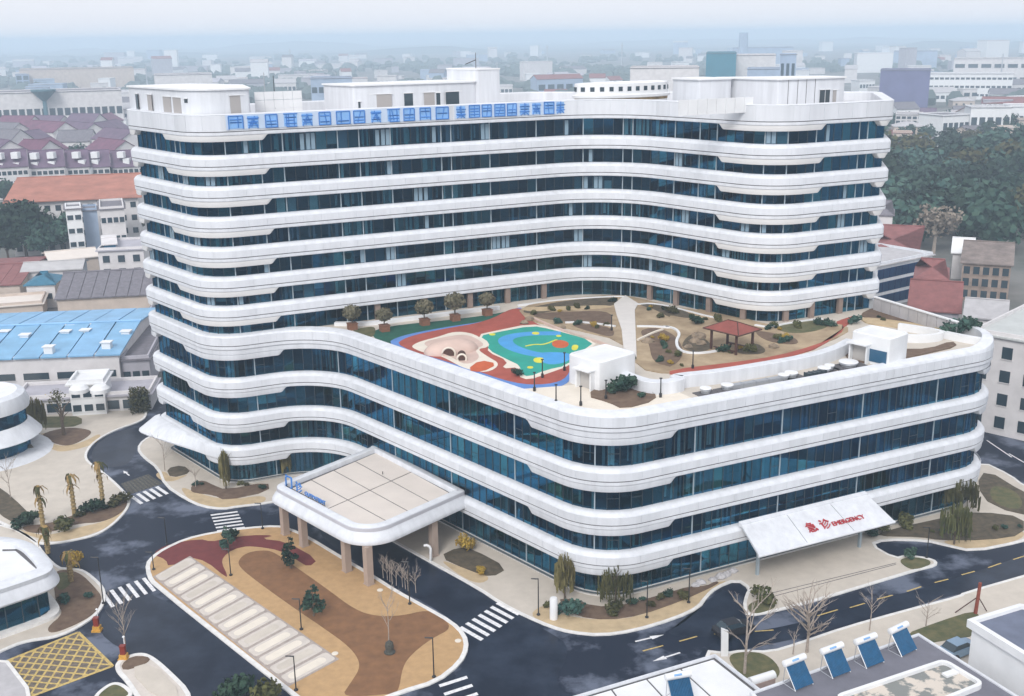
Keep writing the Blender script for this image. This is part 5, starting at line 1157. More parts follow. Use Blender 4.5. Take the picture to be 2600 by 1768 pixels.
def heater(a, b, lb, z=Zg):
    # a, b: lower corners of the collector on the roof
    a, b = G(*a, z), G(*b, z); d = (b-a).normalized(); up = Vector((-d.y, d.x, 0)); up = up if up.y > 0 else -up
    o = thing('solar_water_heater', lb, 'solar heater', (a+b)/2, 'solar water heaters on the grey roof'); L = (b-a).length
    ta, tb = a+up*1.35+Vector((0, 0, 1.75)), b+up*1.35+Vector((0, 0, 1.75)); a1, b1 = a+Vector((0, 0, .12)), b+Vector((0, 0, .12)); nn = (b1-a1).cross(ta-a1).normalized()
    N = 14
    for i in range(N):
        p0, p1 = a1.lerp(b1, (i+.5)/N), ta.lerp(tb, (i+.5)/N); m = MB(); m.tube([p0+nn*.05, p1+nn*.05], L/N*.46, 6); m.build('tube', SOLAR, o)
    m = MB(); m.hexa([a1-nn*.06, b1-nn*.06, tb-nn*.06, ta-nn*.06], [a1, b1, tb, ta]); m.build('collector_back', SOLAR, o)
    m = MB(); t0, t1 = ta-d*.15+Vector((0, 0, .2)), tb+d*.15+Vector((0, 0, .2)); m.tube([t0-d*.06, t0, t1, t1+d*.06], [.18, .3, .3, .18], 14); tk = m.build('tank', WHT3, o, 50)
    m = MB(); m.tube([t0.lerp(t1, .3)+nn*.3, t0.lerp(t1, .6)+nn*.3], .09, 6); m.build('tank_label', BLUEP, tk)
    m = MB()
    for e, t in ((a, ta), (b, tb)):
        m.tube([e+up*1.5, t], .035, 4); m.tube([e, e+up*1.5], .035, 4); m.tube([e, t], .05, 4); m.tube([e+up*1.5, e.lerp(t, .5)], .03, 4)
    m.build('rack', METALG, o)
heater(A6((640, 1418))[0], A6((770, 1365))[0], 'first blue solar heater from the left on the grey roof')
heater(A6((915, 1325))[0], A6((1045, 1275))[0], 'second blue solar heater from the left on the grey roof')
heater(A6((1165, 1252))[0], A6((1292, 1203))[0], 'third blue solar heater from the left on the grey roof')
heater(A6((1425, 1165))[0], A6((1532, 1112))[0], 'last blue solar heater at the right rear corner of the grey roof')
heater(A5((1480, 1530))[0], A5((1640, 1500))[0], 'solar heater cut off by the bottom edge beside the white hut roof')
p = G(*A6((385, 1430))[0], 2.4); m = MB(); m.box((p.x, p.y, 1.9), (2.3, .9, 3.8), xd=(q[1]-q[0])); pb = thing('tan_block', 'tan block with rounded white coping between hut and grey roof', 'wall block', (p.x, p.y, 0)); m.build('wall', mat('tan_render', (.33, .25, .22), .8, .08, 1), pb)
m = MB(); d = (q[1]-q[0]).normalized(); c = Vector((p.x, p.y, 3.9)); m.tube([c-d*1.3, c+d*1.3], .42, 10); m.build('coping', WHT3, pb, 50)
# white block, bottom right
Zw = 8.2; wq = ccw([Vector((p.x, p.y, 0)) for p in [G(*x, Zw) for x in A6((1905, 885), (2290, 768), (3100, 900), (2900, 1500))]]); pa = normals(wq)
o = thing('white_block', 'white walled block with blue grey roof cut by the lower right edge', 'building', sum(wq, Vector())/4)
m = MB(); m.sweep(pa, [(-.35, .1), (-.35, Zw-.8), (0, Zw-.75), (0, Zw), (-.5, Zw+.02), (-.55, Zw-.3)], True); m.build('wall', WHT3, o)
m = MB(); m.prism([p+n*-.5 for p, n in pa], Zw-.5, Zw-.28); m.build('roof', mat('blue_grey_felt', (.13, .15, .21), .8, .15, .5, detail=7), o)
m = MB(); m.sweep(pa, [(-.3, 3.0), (-.3, 3.5)], True); m.build('brick_band', mat('terracotta_band', (.34, .13, .08), .8), o)
# parked car beside it
def car(p, yaw, mt, lb):
    o = thing('parked_car', lb, 'car', p, rz=yaw); base = p
    def B(name, secs, mt, par):
        m = MB(); L = []
        for x, w, z0, z1 in secs: L.append([(x, -w, z0), (x, w, z0), (x, w*.93, z1), (x, -w*.93, z1)])
        for i in range(len(L)-1):
            b = len(m.v); m.v += L[i]+L[i+1]
            for k in range(4): m.f.append((b+k, b+(k+1) % 4, b+4+(k+1) % 4, b+4+k)); m.m.append(0)
        m.add(L[0], [(3, 2, 1, 0)]); m.add(L[-1], [(0, 1, 2, 3)])
        me = bpy.data.meshes.new(name); me.from_pydata(m.v, [], m.f); me.materials.append(mt); c = bpy.data.objects.new(name, me); COL.objects.link(c); c.parent = par; return c
    b = B('body', [(-2.2, .7, .4, .75), (-2.05, .85, .28, .9), (-1, .9, .25, .95), (.9, .9, .25, .92), (1.9, .85, .28, .78), (2.2, .68, .38, .62)], mt, o)
    B('cabin', [(-1.7, .74, .92, .95), (-1.1, .72, .92, 1.42), (.3, .72, .92, 1.42), (1.05, .76, .9, .94)], WINM, o); B('roof', [(-1.15, .66, 1.40, 1.46), (.35, .66, 1.40, 1.46)], mt, o)
    for x in (-1.35, 1.35):
        for y in (-.85, .85):
            m = MB(); m.tube([(x, y-.1, .33), (x, y+.1, .33)], .33, 14); me = bpy.data.meshes.new('wheel'); me.from_pydata(m.v, [], m.f); me.materials.append(METALD); c = bpy.data.objects.new('wheel', me); COL.objects.link(c); c.parent = o
car(G(*A6((1840, 1135))[0], .13), .5, mat('car_silver_blue', (.25, .36, .48), .25, metal=.3), 'silver blue car parked between the grey roof and the white block')
car(G(*A5((1925, 985))[0], .02), .38, mat('car_dark', (.02, .02, .025), .3), 'dark car on the street behind the tall bare tree')
# ------------------------------------------------------------------ generic houses behind
def house(name, label, cat, a, b, depth, h, roof='flat', wall=None, rmat=None, rows=0, cols=0, wh=(1.2, 1.4), group=None, rh=2.5, eave=.5, side=0, win=None, sill=1.0, bands=False, pieces=None):
    wall = wall or HWALL; rmat = rmat or ROOFG
    d = (b-a); d.z = 0; L = d.length; d.normalize(); n = Vector((d.y, -d.x, 0))     # n faces the camera
    a = Vector((a.x, a.y, 0)); b = a+d*L; c, e = b-n*depth, a-n*depth
    o = thing(name, label, cat, (a+b+c+e)/4, group)
    m = MB(); m.prism([a, b, c, e], -.1, h); 
    if roof == 'gable': 
        r0, r1 = (a+e)/2+Vector((0, 0, h+rh)), (b+c)/2+Vector((0, 0, h+rh)); z = Vector((0, 0, h)); m.add([a+z, e+z, r0], [(0, 1, 2)]); m.add([b+z, c+z, r1], [(0, 2, 1)])
    m.build('wall', wall, o)
    E = [a-d*eave+n*eave, b+d*eave+n*eave, c+d*eave-n*eave, e-d*eave-n*eave]; m = MB()
    if roof == 'flat':
        m.prism(E, h, h+.25, bottom=True); rf = m.build('roof', rmat, o)
        pm = MB(); pm.sweep(normals([a, b, c, e]), [(-.3, h+.25), (-.3, h+.8), (0, h+.8), (.05, h+.2)], True); pm.build('parapet', wall, rf)
    else:
        E = [x+Vector((0, 0, h)) for x in E]; dd = d*(depth*.5) if roof == 'hip' else d*0
        r0, r1 = (E[0]+E[3])/2+Vector((0, 0, rh))+dd, (E[1]+E[2])/2+Vector((0, 0, rh))-dd
        dn = Vector((0, 0, -.25))
        if pieces:
            for i in range(pieces):
                t0, t1 = i/pieces+.003, (i+1)/pieces-.003
                for (p, q, f) in ((E[0], E[1], 1), (E[3], E[2], -1)):
                    A0, A1_, R0, R1 = p.lerp(q, t0), p.lerp(q, t1), r0.lerp(r1, t0), r0.lerp(r1, t1); mm = MB(); up = Vector((0, 0, .03*(i % 2)))
                    qd = [A0, A1_, R1, R0] if f > 0 else [A1_, A0, R0, R1]; mm.hexa([x+dn+up for x in qd], [x+up for x in qd]); mm.build('roof_panel', rmat, o)
            m.tube([r0+Vector((0, 0, .05)), r1+Vector((0, 0, .05))], .25, 5); rf = m.build('ridge', rmat, o)
        else:
            up = [E[0], E[1], r1, r0]; m.hexa([x+dn for x in up], up); up = [E[2], E[3], r0, r1]; m.hexa([x+dn for x in up], up)
            if roof == 'hip': m.add([E[0], r0, E[3]], [(0, 1, 2)]); m.add([E[1], E[2], r1], [(0, 1, 2)])
            rf = m.build('roof', rmat, o); m = MB(); m.tube([r0+Vector((0, 0, .08)), r1+Vector((0, 0, .08))], .16, 5); m.build('ridge', rmat, rf)
    wm = win or WINM; fw = None
    def windows(p, q, rows, cols, nn):
        nonlocal fw
        dd = (q-p).normalized(); LL = (q-p).length
        for r in range(rows):
            z = (h-.6)*(r+.5)/rows+.2
            for cI in range(cols):
                if bands: ww = LL/cols-.12
                else: ww = min(wh[0], LL/cols*.75)
                c0 = p+dd*(LL*(cI+.5)/cols)+nn*.02
                m = MB(); m.box((0, 0, 0), (ww, .12, min(wh[1], (h-.6)/rows*.75)), xd=dd)
                key_ = (name, round(ww, 2), round(dd.x, 3))
                if fw is None or fw[0] != key_: 
                    me = bpy.data.meshes.new('window'); me.from_pydata(m.v, [], m.f); me.materials.append(wm); 
                    f = MB(); hh = min(wh[1], (h-.6)/rows*.75); f.box((nn.x*.03, nn.y*.03, -hh/2-.06), (ww+.2, .22, .1), xd=dd); ms = bpy.data.meshes.new('sill'); ms.from_pydata(f.v, [], f.f); ms.materials.append(wall); fw = (key_, me, ms)
                w_ = bpy.data.objects.new('window', fw[1]); COL.objects.link(w_); w_.parent = o; w_.location = Vector((c0.x, c0.y, z))-o.location
                if not bands and rows*cols < 24: s_ = bpy.data.objects.new('sill', fw[2]); COL.objects.link(s_); s_.parent = w_
    if rows: windows(a, b, rows, cols, n)
    if side: windows(e, a, rows, side, -d); windows(b, c, rows, side, d)
    return o
def at(x, y): return G(x, y)
def blk(name, label, cat, x0, x1, yt, dist, depth=20, wall=None, rows=0, cols=0, group=None, yaw=0, **kw):
    a, b = D(x0, 300, dist), D(x1, 300, dist*(1+yaw)); mid = (a+b)/2; d = ray((x0+x1)/2, yt); t = math.hypot(mid.x, mid.y)/math.hypot(d.x, d.y); h = CAM_H+d.z*t
    return house(name, label, cat, a, b, depth, max(3, h-(kw.get('rh', 2.5) if kw.get('roof', 'flat') != 'flat' else .8)), wall=wall, rows=rows, cols=cols, group=group, **kw)
# left side
house('blue_roof_shed', 'long white shed with sky blue metal roof left of the hospital', 'shed', at(-260, 912), at(278, 888), 33, 6.9, 'gable', HWALL, ROOFB, 1, 7, (4.5, 1.2), rh=1.6, eave=.6, pieces=9)
sh = bpy.data.objects['blue_roof_shed']
for i, (x, y) in enumerate([(12, 760), (68, 748), (58, 768), (150, 760), (162, 745), (195, 757), (205, 743), (287, 760), (112, 795), (243, 785)]):
    p = G(x, y, 7.6); m = MB(); m.box((p.x, p.y, 7.7), (1.5, 1.2, 1.3)); m.box((p.x, p.y, 8.35), (1.9, 1.6, .15)); m.build('roof_vent', WHT3, sh)
house('grey_shed', 'narrow grey roofed shed hidden behind the hospital left end', 'shed', at(282, 884), at(345, 880), 48, 5.2, 'flat', HGREY, ROOFG, 1, 3)
house('white_gate_wall', 'long low white building with windows along the far side of the plaza', 'building', at(35, 948), at(345, 930), 8, 2.7, 'flat', HWALL, HGREY, 1, 9, (2.6, 1.5))
o = house('white_gate_block', 'taller white block with two round caps on the plaza wall', 'building', at(165, 946), at(243, 941), 6, 5.3, 'flat', WHT3, WHT3, 2, 3, (1.3, 1.1))
for x in (178, 226): p = G(x, 876, 7); m = MB(); m.lathe((p.x, p.y, 6.0), [(1.5, 0), (1.5, .6), (1.0, 1.1), (0, 1.2)], 12); m.build('round_cap', WHT3, o, 40)
house('grey_tile_hall', 'big grey tiled hall roof behind the blue shed', 'building', at(135, 729), at(345, 717), 24, 5.0, 'gable', HBEIGE, ROOFG, rh=3.3, pieces=8)
house('white_tower_house', 'white house with small dark windows and blue side wall', 'house', at(233, 665), at(335, 660), 14, 10.2, 'flat', HWALL, HGREY, 3, 3, (1.6, 1.7))
blk('blue_side_house', 'narrow blue gable wall beside the white house', 'house', 205, 233, 552, G(220, 664).xy.length, 13, mat('blue_wall', (.03, .14, .25), .7), roof='gable', rh=.4, rmat=HWALL)
house('teal_roof_house', 'small white house with teal hipped roof', 'house', at(66, 700), at(130, 697), 9, 5.5, 'hip', HWALL, mat('teal_tile', (.03, .14, .22), .6, .15, 1), 1, 2, (1.6, 1.3), rh=2)
house('glazed_lean_to', 'pale roofed lean-to with a row of windows behind the teal house', 'shed', at(58, 672), at(190, 664), 10, 6, 'gable', HWALL, mat('pale_roof', (.45, .44, .44), .7, .1, .5), 1, 6, (3, 1.5), rh=1.2)
house('red_roof_sheds', 'low red brown roof at the left edge beyond the blue shed', 'shed', at(-90, 700), at(50, 692), 34, 5, 'gable', HBEIGE, ROOFR, rh=1.6, pieces=6)
house('beige_flat_shed', 'flat beige shed between the blue and red roofs', 'shed', at(-60, 735), at(100, 722), 10, 3.2, 'flat', HBEIGE, ROOFC)
house('arched_shed', 'shed with pale curved roof edge near the big tree', 'shed', at(120, 640), at(228, 628), 12, 5.5, 'gable', HBEIGE, ROOFC, rh=1.2)
house('orange_roof_school', 'white four storey block under a broad orange red roof', 'building', at(35, 582), at(325, 566), 48, 15.5, 'gable', HWALL, ROOFO, 4, 12, (1.5, 1.6), rh=4, eave=1.2)
blk('grey_stair_block', 'dark grey stair block on the front of the orange roofed building', 'stair block', 165, 199, 474, 322, 8, HBLUE)
blk('white_wing', 'pale projecting wing at the right of the orange roofed building', 'building wing', 205, 262, 470, 312, 16, HWALL, 3, 4, wh=(1.5, 1.4))
blk('balcony_block', 'small white block with railed balconies near the big tree', 'building', 126, 163, 470, 318, 8, WHT3, 4, 2, wh=(1.8, 1.3))
for i, (x0, x1) in enumerate([(-60, 52), (58, 136), (142, 192), (197, 240), (246, 330)]):
    blk('terraced_block', ['leftmost white terraced block under the purple roofs', 'second white terraced block under the purple roofs', 'middle white terraced block under the purple roofs', 'fourth white terraced block under the purple roofs', 'last white terraced block next to the tower edge'][i], 'apartment block', x0, x1, 345, 470+i*3, 16, HWALL, 3, max(3, (x1-x0)//12), roof='gable', rmat=ROOFP, rh=6, wh=(2.2, 1.5), group='white terraces with purple roofs')
T0 = random.Random(4); ROOFP2 = mat('plum_roof', (.15, .06, .10), .8, .2, .3)
for r, (dist, yt) in enumerate([(530, 318), (590, 296), (660, 278), (740, 262)]):
    for i in range(4+r % 2):
        x0 = -70+i*88+r*17+T0.uniform(-12, 12); blk('purple_roof_row', ['first', 'second', 'third', 'fourth', 'fifth'][i]+' purple roofed house from the left in the '+['nearest', 'second', 'third', 'farthest'][r]+' row behind the terraces', 'row house', x0, x0+T0.uniform(48, 80), yt+T0.uniform(-3, 3), dist+T0.uniform(-14, 14), 15, HWALL, 2, 6, 'purple roofed rows beyond the terraces', roof='gable', rmat=T0.choice([ROOFP, ROOFP, ROOFP2, ROOFG]), rh=5, wh=(2.5, 1.5), yaw=T0.uniform(-.05, .05))
for (x, yt, yb, lb, head) in [(110, 203, 300, 'tall floodlight mast with funnel head left of the tower', True), (245, 197, 275, 'plain tall mast beside the left tower edge', False)]:
    p = G(x, yb); d = ray(x, yt); t = math.hypot(p.x, p.y)/math.hypot(d.x, d.y); h = CAM_H+d.z*t
    m = MB(); m.tube([p, Vector((p.x, p.y, h))], [1.8, 1.2], 8); 
    if head: m.lathe((p.x, p.y, h-8), [(1, 0), (8, 7), (8, 8), (0, 8)], 16)
    tag(recentre(m.build('floodlight_mast', mat('mast_teal', (.05, .13, .17), .6, .1, 1)), (p.x, p.y, 0)), lb, 'mast')
blk('long_white_stand', 'long pale stand with glazed front far left', 'grandstand', -60, 285, 207, 820, 40, HWALL, 1, 20, wh=(6, 5))
blk('pale_hall', 'pale hall with one teal tower panel behind the left roof room', 'building', 362, 492, 168, 1100, 40, HWALL, 1, 5, wh=(9, 9))
blk('pinkish_factory', 'long pinkish factory block on the hazy left skyline', 'factory', 62, 318, 155, 1500, 60, HBEIGE)
blk('lattice_block', 'small lattice frame block at the end of the pinkish factory', 'frame block', 52, 82, 168, 1480, 20, HBLUE, 3, 2, wh=(6, 6))
# centre beyond the roof
blk('pale_slab', 'pale slab block with one dark window strip behind the white offices', 'building', 1428, 1582, 152, 700, 30, HWALL, 1, 2, wh=(5, 10))
blk('teal_facade_block', 'block with big flat teal facade on the skyline', 'office tower', 1597, 1664, 119, 900, 40, TEALW)
blk('white_side_block', 'white block attached to the teal facade', 'office block', 1664, 1752, 124, 940, 40, HWALL)
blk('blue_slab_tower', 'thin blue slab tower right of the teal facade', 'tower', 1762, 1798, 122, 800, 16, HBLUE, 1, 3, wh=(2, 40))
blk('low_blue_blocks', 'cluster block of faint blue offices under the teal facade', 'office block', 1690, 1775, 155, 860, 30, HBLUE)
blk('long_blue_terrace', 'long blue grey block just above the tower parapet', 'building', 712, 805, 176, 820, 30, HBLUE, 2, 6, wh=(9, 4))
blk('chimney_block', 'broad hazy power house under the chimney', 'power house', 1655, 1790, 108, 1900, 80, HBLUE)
p = D(1687, 100, 1850); m = MB(); d = ray(1687, 74); h = min(60.3, CAM_H+d.z*1850/math.hypot(d.x, d.y)); m.tube([p.xy.to_3d(), Vector((p.x, p.y, h))], [9, 7], 12); tag(recentre(m.build('chimney', HBLUE), (p.x, p.y, 0)), 'single tall chimney on the hazy right skyline', 'chimney')
blk('violet_block', 'plain violet grey block right behind the tower end', 'building', 1988, 2100, 158, 900, 30, mat('violet_wall', (.12, .12, .24), .85, .1, .1))
blk('long_white_ward', 'long white three storey block on the hazy right', 'building', 2098, 2286, 166, 1050, 22, WHT3, 3, 16, wh=(6, 1.8))
blk('faint_hill_block', 'faint broad block on the far right horizon', 'building', 2014, 2112, 116, 1900, 60, HBLUE)
blk('right_edge_slab', 'pale long slab beyond the white ward', 'building', 2150, 2420, 132, 1300, 40, HWALL, 2, 9, wh=(14, 4))
# right side
blk('red_roof_flats', 'white flats with red roof at the right edge', 'apartment block', 2222, 2420, 222, 850, 16, WHT3, 4, 16, roof='gable', rmat=ROOFR, rh=4, wh=(1.8, 1.5))
blk('tiered_white_villa', 'tiered white block with blue windows behind the tower edge', 'building', 2030, 2092, 258, 700, 16, HWALL, 4, 5, wh=(3, 1.5))
blk('blue_wall_house', 'blue walled house below the red roofed flats', 'house', 2180, 2246, 262, 740, 14, HBLUE)
blk('beige_house', 'beige house at the far right below the flats', 'house', 2248, 2340, 290, 640, 14, HBEIGE, 2, 4)
for i, (x0, x1, yt, dist, rm, lb) in enumerate([(2060, 2120, 262, 830, ROOFP, 'purple roofed house at the tower end'), (2115, 2160, 272, 790, ROOFP, 'purple roofed house among trees'), (2120, 2165, 290, 720, ROOFR, 'dark red roofed house in the right hand trees'), (2020, 2075, 310, 640, ROOFR, 'reddish low house half hidden by the tower edge'), (2070, 2140, 320, 600, ROOFG, 'grey roofed long house on the near side of the hazy houses'), (2180, 2240, 300, 680, ROOFG, 'grey roofed house left of the beige one')]):
    blk('small_house', lb, 'house', x0, x1, yt, dist, 12, HWALL, 1, 4, roof='gable', rmat=rm, rh=3)
house('glass_band_office', 'white office with blue window bands right behind the tower', 'office block', at(1985, 702), at(2108, 672), 18, 9.5, 'flat', WHITE, CONC, 3, 9, (2, 2.2), win=GLASSN, bands=True)
blk('red_tile_block', 'red tiled roof standing behind the blue banded office', 'building', 1990, 2105, 533, 268, 26, HWALL, roof='hip', rmat=ROOFR, rh=4)
blk('red_tile_annex', 'smaller red tiled annex right of the blue banded office', 'building', 2108, 2182, 602, 240, 12, HWALL, 2, 3, roof='hip', rmat=ROOFR, rh=3, wh=(1.6, 1.2))
blk('red_tile_low', 'low red tiled roof above the grey building', 'building', 2100, 2218, 660, 214, 16, HGREY, 1, 3, roof='gable', rmat=ROOFR, rh=4)
blk('dome_hut', 'small white domed hut among the trees right of the tower', 'hut', 1996, 2042, 462, 300, 10, HWALL, 1, 2, roof='hip', rmat=ROOFG, rh=3)
house('grey_neighbour', 'big grey neighbouring block with stacked dark windows at the right edge', 'building', at(2188, 970), at(2345, 1006), 30, 15.0, 'flat', HWALL, mat('pale_green_roof', (.48, .50, .49), .8, .1, .3), 4, 3, (1.5, 1.8), side=3)
blk('brick_ruin', 'weathered brick building among the trees at the right', 'building', 2215, 2330, 570, 262, 22, HBRICK, 3, 5, roof='gable', rmat=mat('brown_tiles', (.19, .155, .14), .85, .3, .5), rh=3, wh=(1.3, 1.7))
blk('white_tarp_shed', 'white sheet roofed shed in front of the trees', 'shed', 2190, 2235, 548, 285, 8, HWALL, roof='gable', rmat=WHT3, rh=3)
blk('low_grey_sheds', 'pale sheds above the grey neighbouring block', 'shed', 2235, 2330, 700, 205, 12, HWALL, roof='gable', rmat=CONC, rh=2)
house('arched_garage', 'rounded grey garage with dark roof at the right edge', 'garage', at(2292, 958), at(2380, 985), 8, 5.5, 'gable', HGREY, ROOFG, rh=1.8)
# ------------------------------------------------------------------ trees around
def tree(x, y, s, k, label, grp=None, low=False, name='broadleaf_tree'):
    t, c = (LOWT if low else TREES)[k % 5]; return plant(name, label, 'tree', G(x, y), [('trunk', t), ('crown', c)], s, None, grp)
for (x, y, s, k, lb) in [(62, 588, 1.75, 0, 'largest dark tree beside the white balconies on the left'), (20, 596, 1.3, 1, 'dark tree at the left edge next to the largest one'), (100, 590, 1.2, 3, 'dark tree right of the largest left tree'), (146, 582, 1.3, 1, 'small dark tree in front of the balconies'), (207, 560, 1.4, 4, 'dark tree by the grey stair block'), (300, 560, 1.2, 2, 'olive tree at the tower edge by the pale wing'), (285, 535, 1.1, 0, 'small tree against the pale wing'), (10, 470, 1.2, 1, 'tree in front of the leftmost terrace'), (128, 425, 1.1, 3, 'tree in front of the middle terrace'), (262, 425, 1.1, 4, 'tree in front of the last terrace')]:
    tree(x, y, s, k, lb)
T = random.Random(21)
lbl_r = 'dark broadleaf tree in the dense grove right of the tower'
pts = []
for i in range(1200):
    x, y = T.uniform(1975, 2420), T.uniform(365, 640)
    if y > 560 and x < 2210: continue
    if y > 575+(x-2200)*-.1 and x > 2190: continue
    g = G(x, y)
    if all((g-q).length > 8.5+.014*g.y for q in pts): pts.append(g)
for g in sorted(pts, key=lambda q: q.y)[:150]:
    k = T.randint(0, 4); t, c = LOWT[k]; s = T.uniform(1.35, 2.1)
    plant('broadleaf_tree', ('large ' if s > 1.75 else 'smaller ')+['dark green', 'olive', 'dark bushy', 'deep green', 'rounded green'][k]+' tree in the '+('near edge' if g.y < 330 else 'middle' if g.y < 420 else 'far side')+' of the grove right of the tower', 'tree', g, [('trunk', t), ('crown', c)], s, None, 'trees of the grove right of the tower', T.uniform(1.0, 1.25))
plant('bleached_tree', 'pale bare crowned tree at the near edge of the right grove', 'tree', G(2118, 575), [('trunk', trunk_mesh('trunk', 5, .35, 6, BARKP)), ('crown', leaf_mesh('crown', lumps(8, 4, 4.5, 3.2), 700, .3, mat('dry_leaves', (.24, .20, .16), .9, .2, 1)))], 1.6)
for i in range(60):
    x = T.uniform(-60, 285); y = T.choice([T.uniform(268, 300), T.uniform(300, 420)]); k = T.randint(0, 4); t, c = LOWT[k]
    plant('broadleaf_tree', ['dark', 'olive', 'bushy', 'deep green', 'rounded'][k]+' tree '+('behind' if y < 300 else 'between')+' the purple roofed rows '+('at the left edge' if x < 60 else 'left of the tower' if x < 180 else 'next to the tower'), 'tree', G(x, y), [('trunk', t), ('crown', c)], T.uniform(.9, 1.4), None, 'trees between the purple roofed rows')
for i in range(26):
    x = T.uniform(1960, 2400); y = T.uniform(285, 365); k = T.randint(0, 4); t, c = LOWT[k]
    plant('broadleaf_tree', ['dark', 'olive', 'bushy', 'deep green', 'rounded'][k]+' tree among the hazy houses '+('beside the tower end' if x < 2120 else 'at the right' if x < 2260 else 'at the right edge'), 'tree', G(x, y), [('trunk', t), ('crown', c)], T.uniform(.9, 1.5), None, 'trees among the hazy houses at the right')
hg = {'left': 'small pale houses of the hazy estate left of the tower', 'right': 'small pale houses among the trees right of the tower'}
for i in range(64):
    sd = 'left' if i % 2 else 'right'; x = T.uniform(-60, 280) if sd == 'left' else T.uniform(2010, 2420); y = T.uniform(222, 300) if sd == 'left' else (T.uniform(240, 345) if i % 4 else T.uniform(350, 440))
    a = G(x, y); w = T.uniform(9, 20); dd = Vector((1, T.uniform(-.4, .6), 0)).normalized()
    rk = T.choice(['gable', 'hip', 'flat']); wi = T.randint(0, 2); ri = T.randint(0, 4)
    house('small_house', 'small '+['pale', 'white', 'beige'][wi]+' house with '+['grey', 'red', 'pale', 'purple', 'light'][ri]+' '+rk+' roof in the hazy '+('estate left of the tower' if sd == 'left' else 'trees right of the tower'), 'house', a, a+dd*w, T.uniform(8, 12), T.uniform(4, 9), rk, [HWALL, WHT3, HBEIGE][wi], [ROOFG, ROOFR, CONC, ROOFP, CONC][ri], 1, 3, (1.6, 1.4), hg[sd], rh=2.2)
# dormers on the near terraces
for o_ in [o for o in list(bpy.data.objects) if o.name.startswith('terraced_block')]:
    for ch in [c for c in o_.children if c.name.startswith('window')][::3]:
        q = o_.location+ch.location; m = MB(); m.box((q.x, q.y-.5+3.2, q.z+6.5), (2.6, 3.0, 2.4)); m.build('dormer', WHT3, o_)
# far tree belts that read as one mass
fm = MB()
for i in range(2600):
    x, y = T.uniform(-200, 2520), T.choice([T.uniform(150, 240), T.uniform(128, 200)]); p = G(x, y)
    if noise.noise(Vector((p.x*.004, p.y*.003, 0))) < -.02: continue
    r = T.uniform(6, 13); hh = T.uniform(6, 14); n = 6
    b = len(fm.v)
    for rr_, z in ((1, 0), (1.1, .5), (.55, .95)):
        for k in range(n): a = 6.283*k/n; fm.v.append((p.x+r*rr_*math.cos(a)*T.uniform(.7, 1.2), p.y+r*rr_*math.sin(a)*T.uniform(.7, 1.2), z*hh*T.uniform(.85, 1.1)))
    for i2 in range(2):
        for k in range(n): fm.f.append((b+i2*n+k, b+i2*n+(k+1) % n, b+(i2+1)*n+(k+1) % n, b+(i2+1)*n+k)); fm.m.append(0)
    fm.f.append(tuple(b+2*n+k for k in range(n))); fm.m.append(0)
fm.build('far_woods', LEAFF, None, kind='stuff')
# far city; walls picked pale and bluish to paint in some haze
cg = 'blocky houses of the far city fading into haze'
made = 0
while made < 290:
    x = T.uniform(-120, 2440); dist = 650*math.exp(T.random()*1.7); a = D(x, 200, dist)
    if 285 < x < 2020 and dist < 1000: continue
    if dist < 850 and x < 1000: continue
    w = T.uniform(12, 24) if T.random() < .55 else T.uniform(20, 55); dd = Vector((T.uniform(.8, 1), T.uniform(-.3, .5), 0)).normalized(); tall = T.random() < .2
    h = T.uniform(22, 40) if tall and dist > 1500 else T.uniform(7, 16)
    rf = T.choice(['flat', 'flat', 'gable']); 
    wi, ri = T.randint(0, 5), T.randint(0, 4)
    house('city_block', ('tall ' if h > 22 else 'low ' if h < 10 else '')+['grey white', 'pale', 'bluish', 'white', 'bright white', 'grey'][wi]+(' slab' if w > 30 else ' block')+' with '+['grey', 'red', 'pale', 'concrete', 'plain'][ri]+' '+rf+' roof in the '+('near' if dist < 1200 else 'far' if dist < 2100 else 'farthest')+' city '+('left of' if x < 600 else 'behind' if x < 1700 else 'right of')+' the hospital', 'city building', a, a+dd*w, T.uniform(12, 24), h, rf, [HWALL, HWALL, HBLUE, WHT3, WHT3, HGREY][wi], [ROOFG, ROOFR, CONC, CONC, HGREY][ri], 1 if dist < 1300 else 0, 5, (w/7, h*.35), cg, rh=4); made += 1
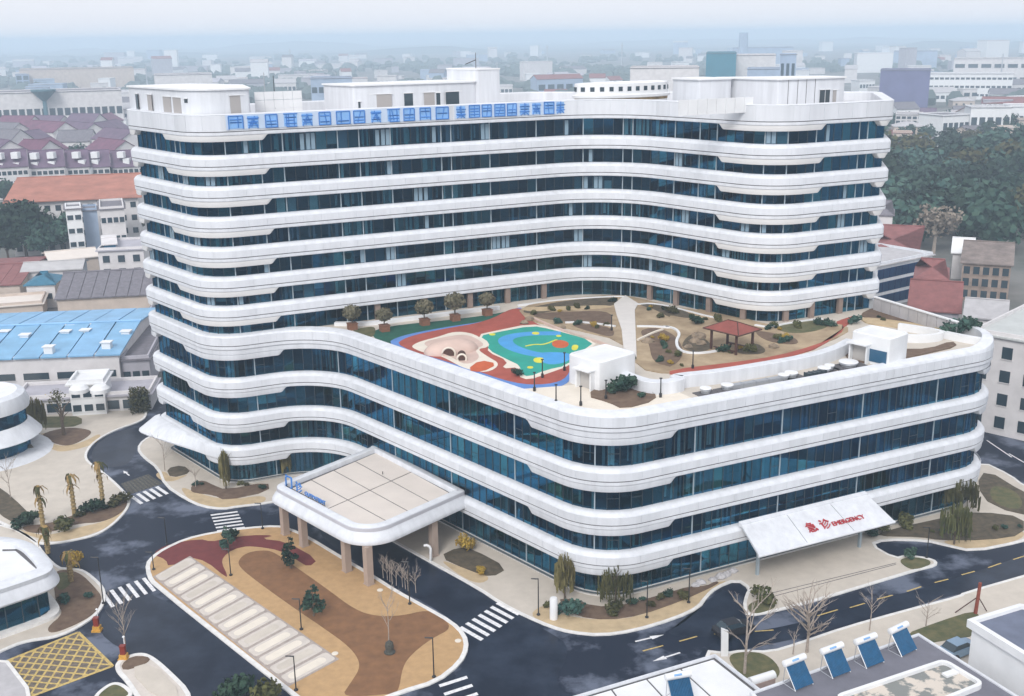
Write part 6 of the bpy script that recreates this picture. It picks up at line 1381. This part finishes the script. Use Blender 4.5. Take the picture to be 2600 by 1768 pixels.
# distant hills
hm = MB(); N = 90
for r, (dist, base) in enumerate([(4200, 30), (6500, 46)]):
    b = len(hm.v)
    for i in range(N+1):
        an = -.75+1.5*i/N; x, y = math.sin(an)*dist, math.cos(an)*dist; h = max(2, base*(.35+1.0*noise.noise(Vector((i*.13, r*5.1, .4)))+.5*noise.noise(Vector((i*.4, r*3, 2))))); h = min(h, 58)
        hm.v += [(x*.93, y*.93, -.1), (x, y, h), (x*1.08, y*1.08, -.1)]
    for i in range(N):
        for k in range(2): hm.f.append((b+i*3+k, b+(i+1)*3+k, b+(i+1)*3+k+1, b+i*3+k+1)); hm.m.append(0)
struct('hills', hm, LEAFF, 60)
for (x, yt, dist, lb) in [(1242, 103, 2300, 'faint transmission mast left of the far hill'), (1411, 98, 2000, 'faint transmission mast right of the far hill'), (597, 165, 300, 'thin dark aerial standing behind the white screen box'), (2274, 122, 1250, 'twin hazy mast at the right edge'), (660, 112, 2400, 'faint lattice mast on the skyline above the screen box'), (1128, 140, 1500, 'faint short mast beside the stair tower skyline'), (470, 150, 1300, 'thin hazy mast between the left roof rooms'), (2068, 124, 1700, 'thin hazy mast above the faint right hand block'), (330, 150, 1400, 'thin hazy mast right of the factory block')]:
    p = D(x, 150, dist); d = ray(x, yt); h = min(60.2, CAM_H+d.z*dist/math.hypot(d.x, d.y)); m = MB(); w = dist/2600
    m.tube([(p.x, p.y, 0), (p.x, p.y, h)], [w*2, w], 5); m.tube([(p.x-w*3, p.y, h*.9), (p.x+w*3, p.y, h*.9)], w*.7, 4)
    tag(recentre(m.build('transmission_mast', METALG), (p.x, p.y, 0)), lb, 'mast')
# ------------------------------------------------------------------ haze
hz = MB(); hz.box((0, 6800, 37), (18400, 14700, 77))
hm_ = bpy.data.materials.new('haze_volume'); hm_.use_nodes = True; n = hm_.node_tree; n.nodes.clear()
pv = n.nodes.new('ShaderNodeVolumePrincipled'); ou = n.nodes.new('ShaderNodeOutputMaterial'); n.links.new(pv.outputs[0], ou.inputs['Volume'])
pv.inputs['Color'].default_value = (.70, .855, 1.0, 1); pv.inputs['Density'].default_value = .00043; pv.inputs['Anisotropy'].default_value = 0
hzo = hz.build('haze', hm_, None, kind='stuff')
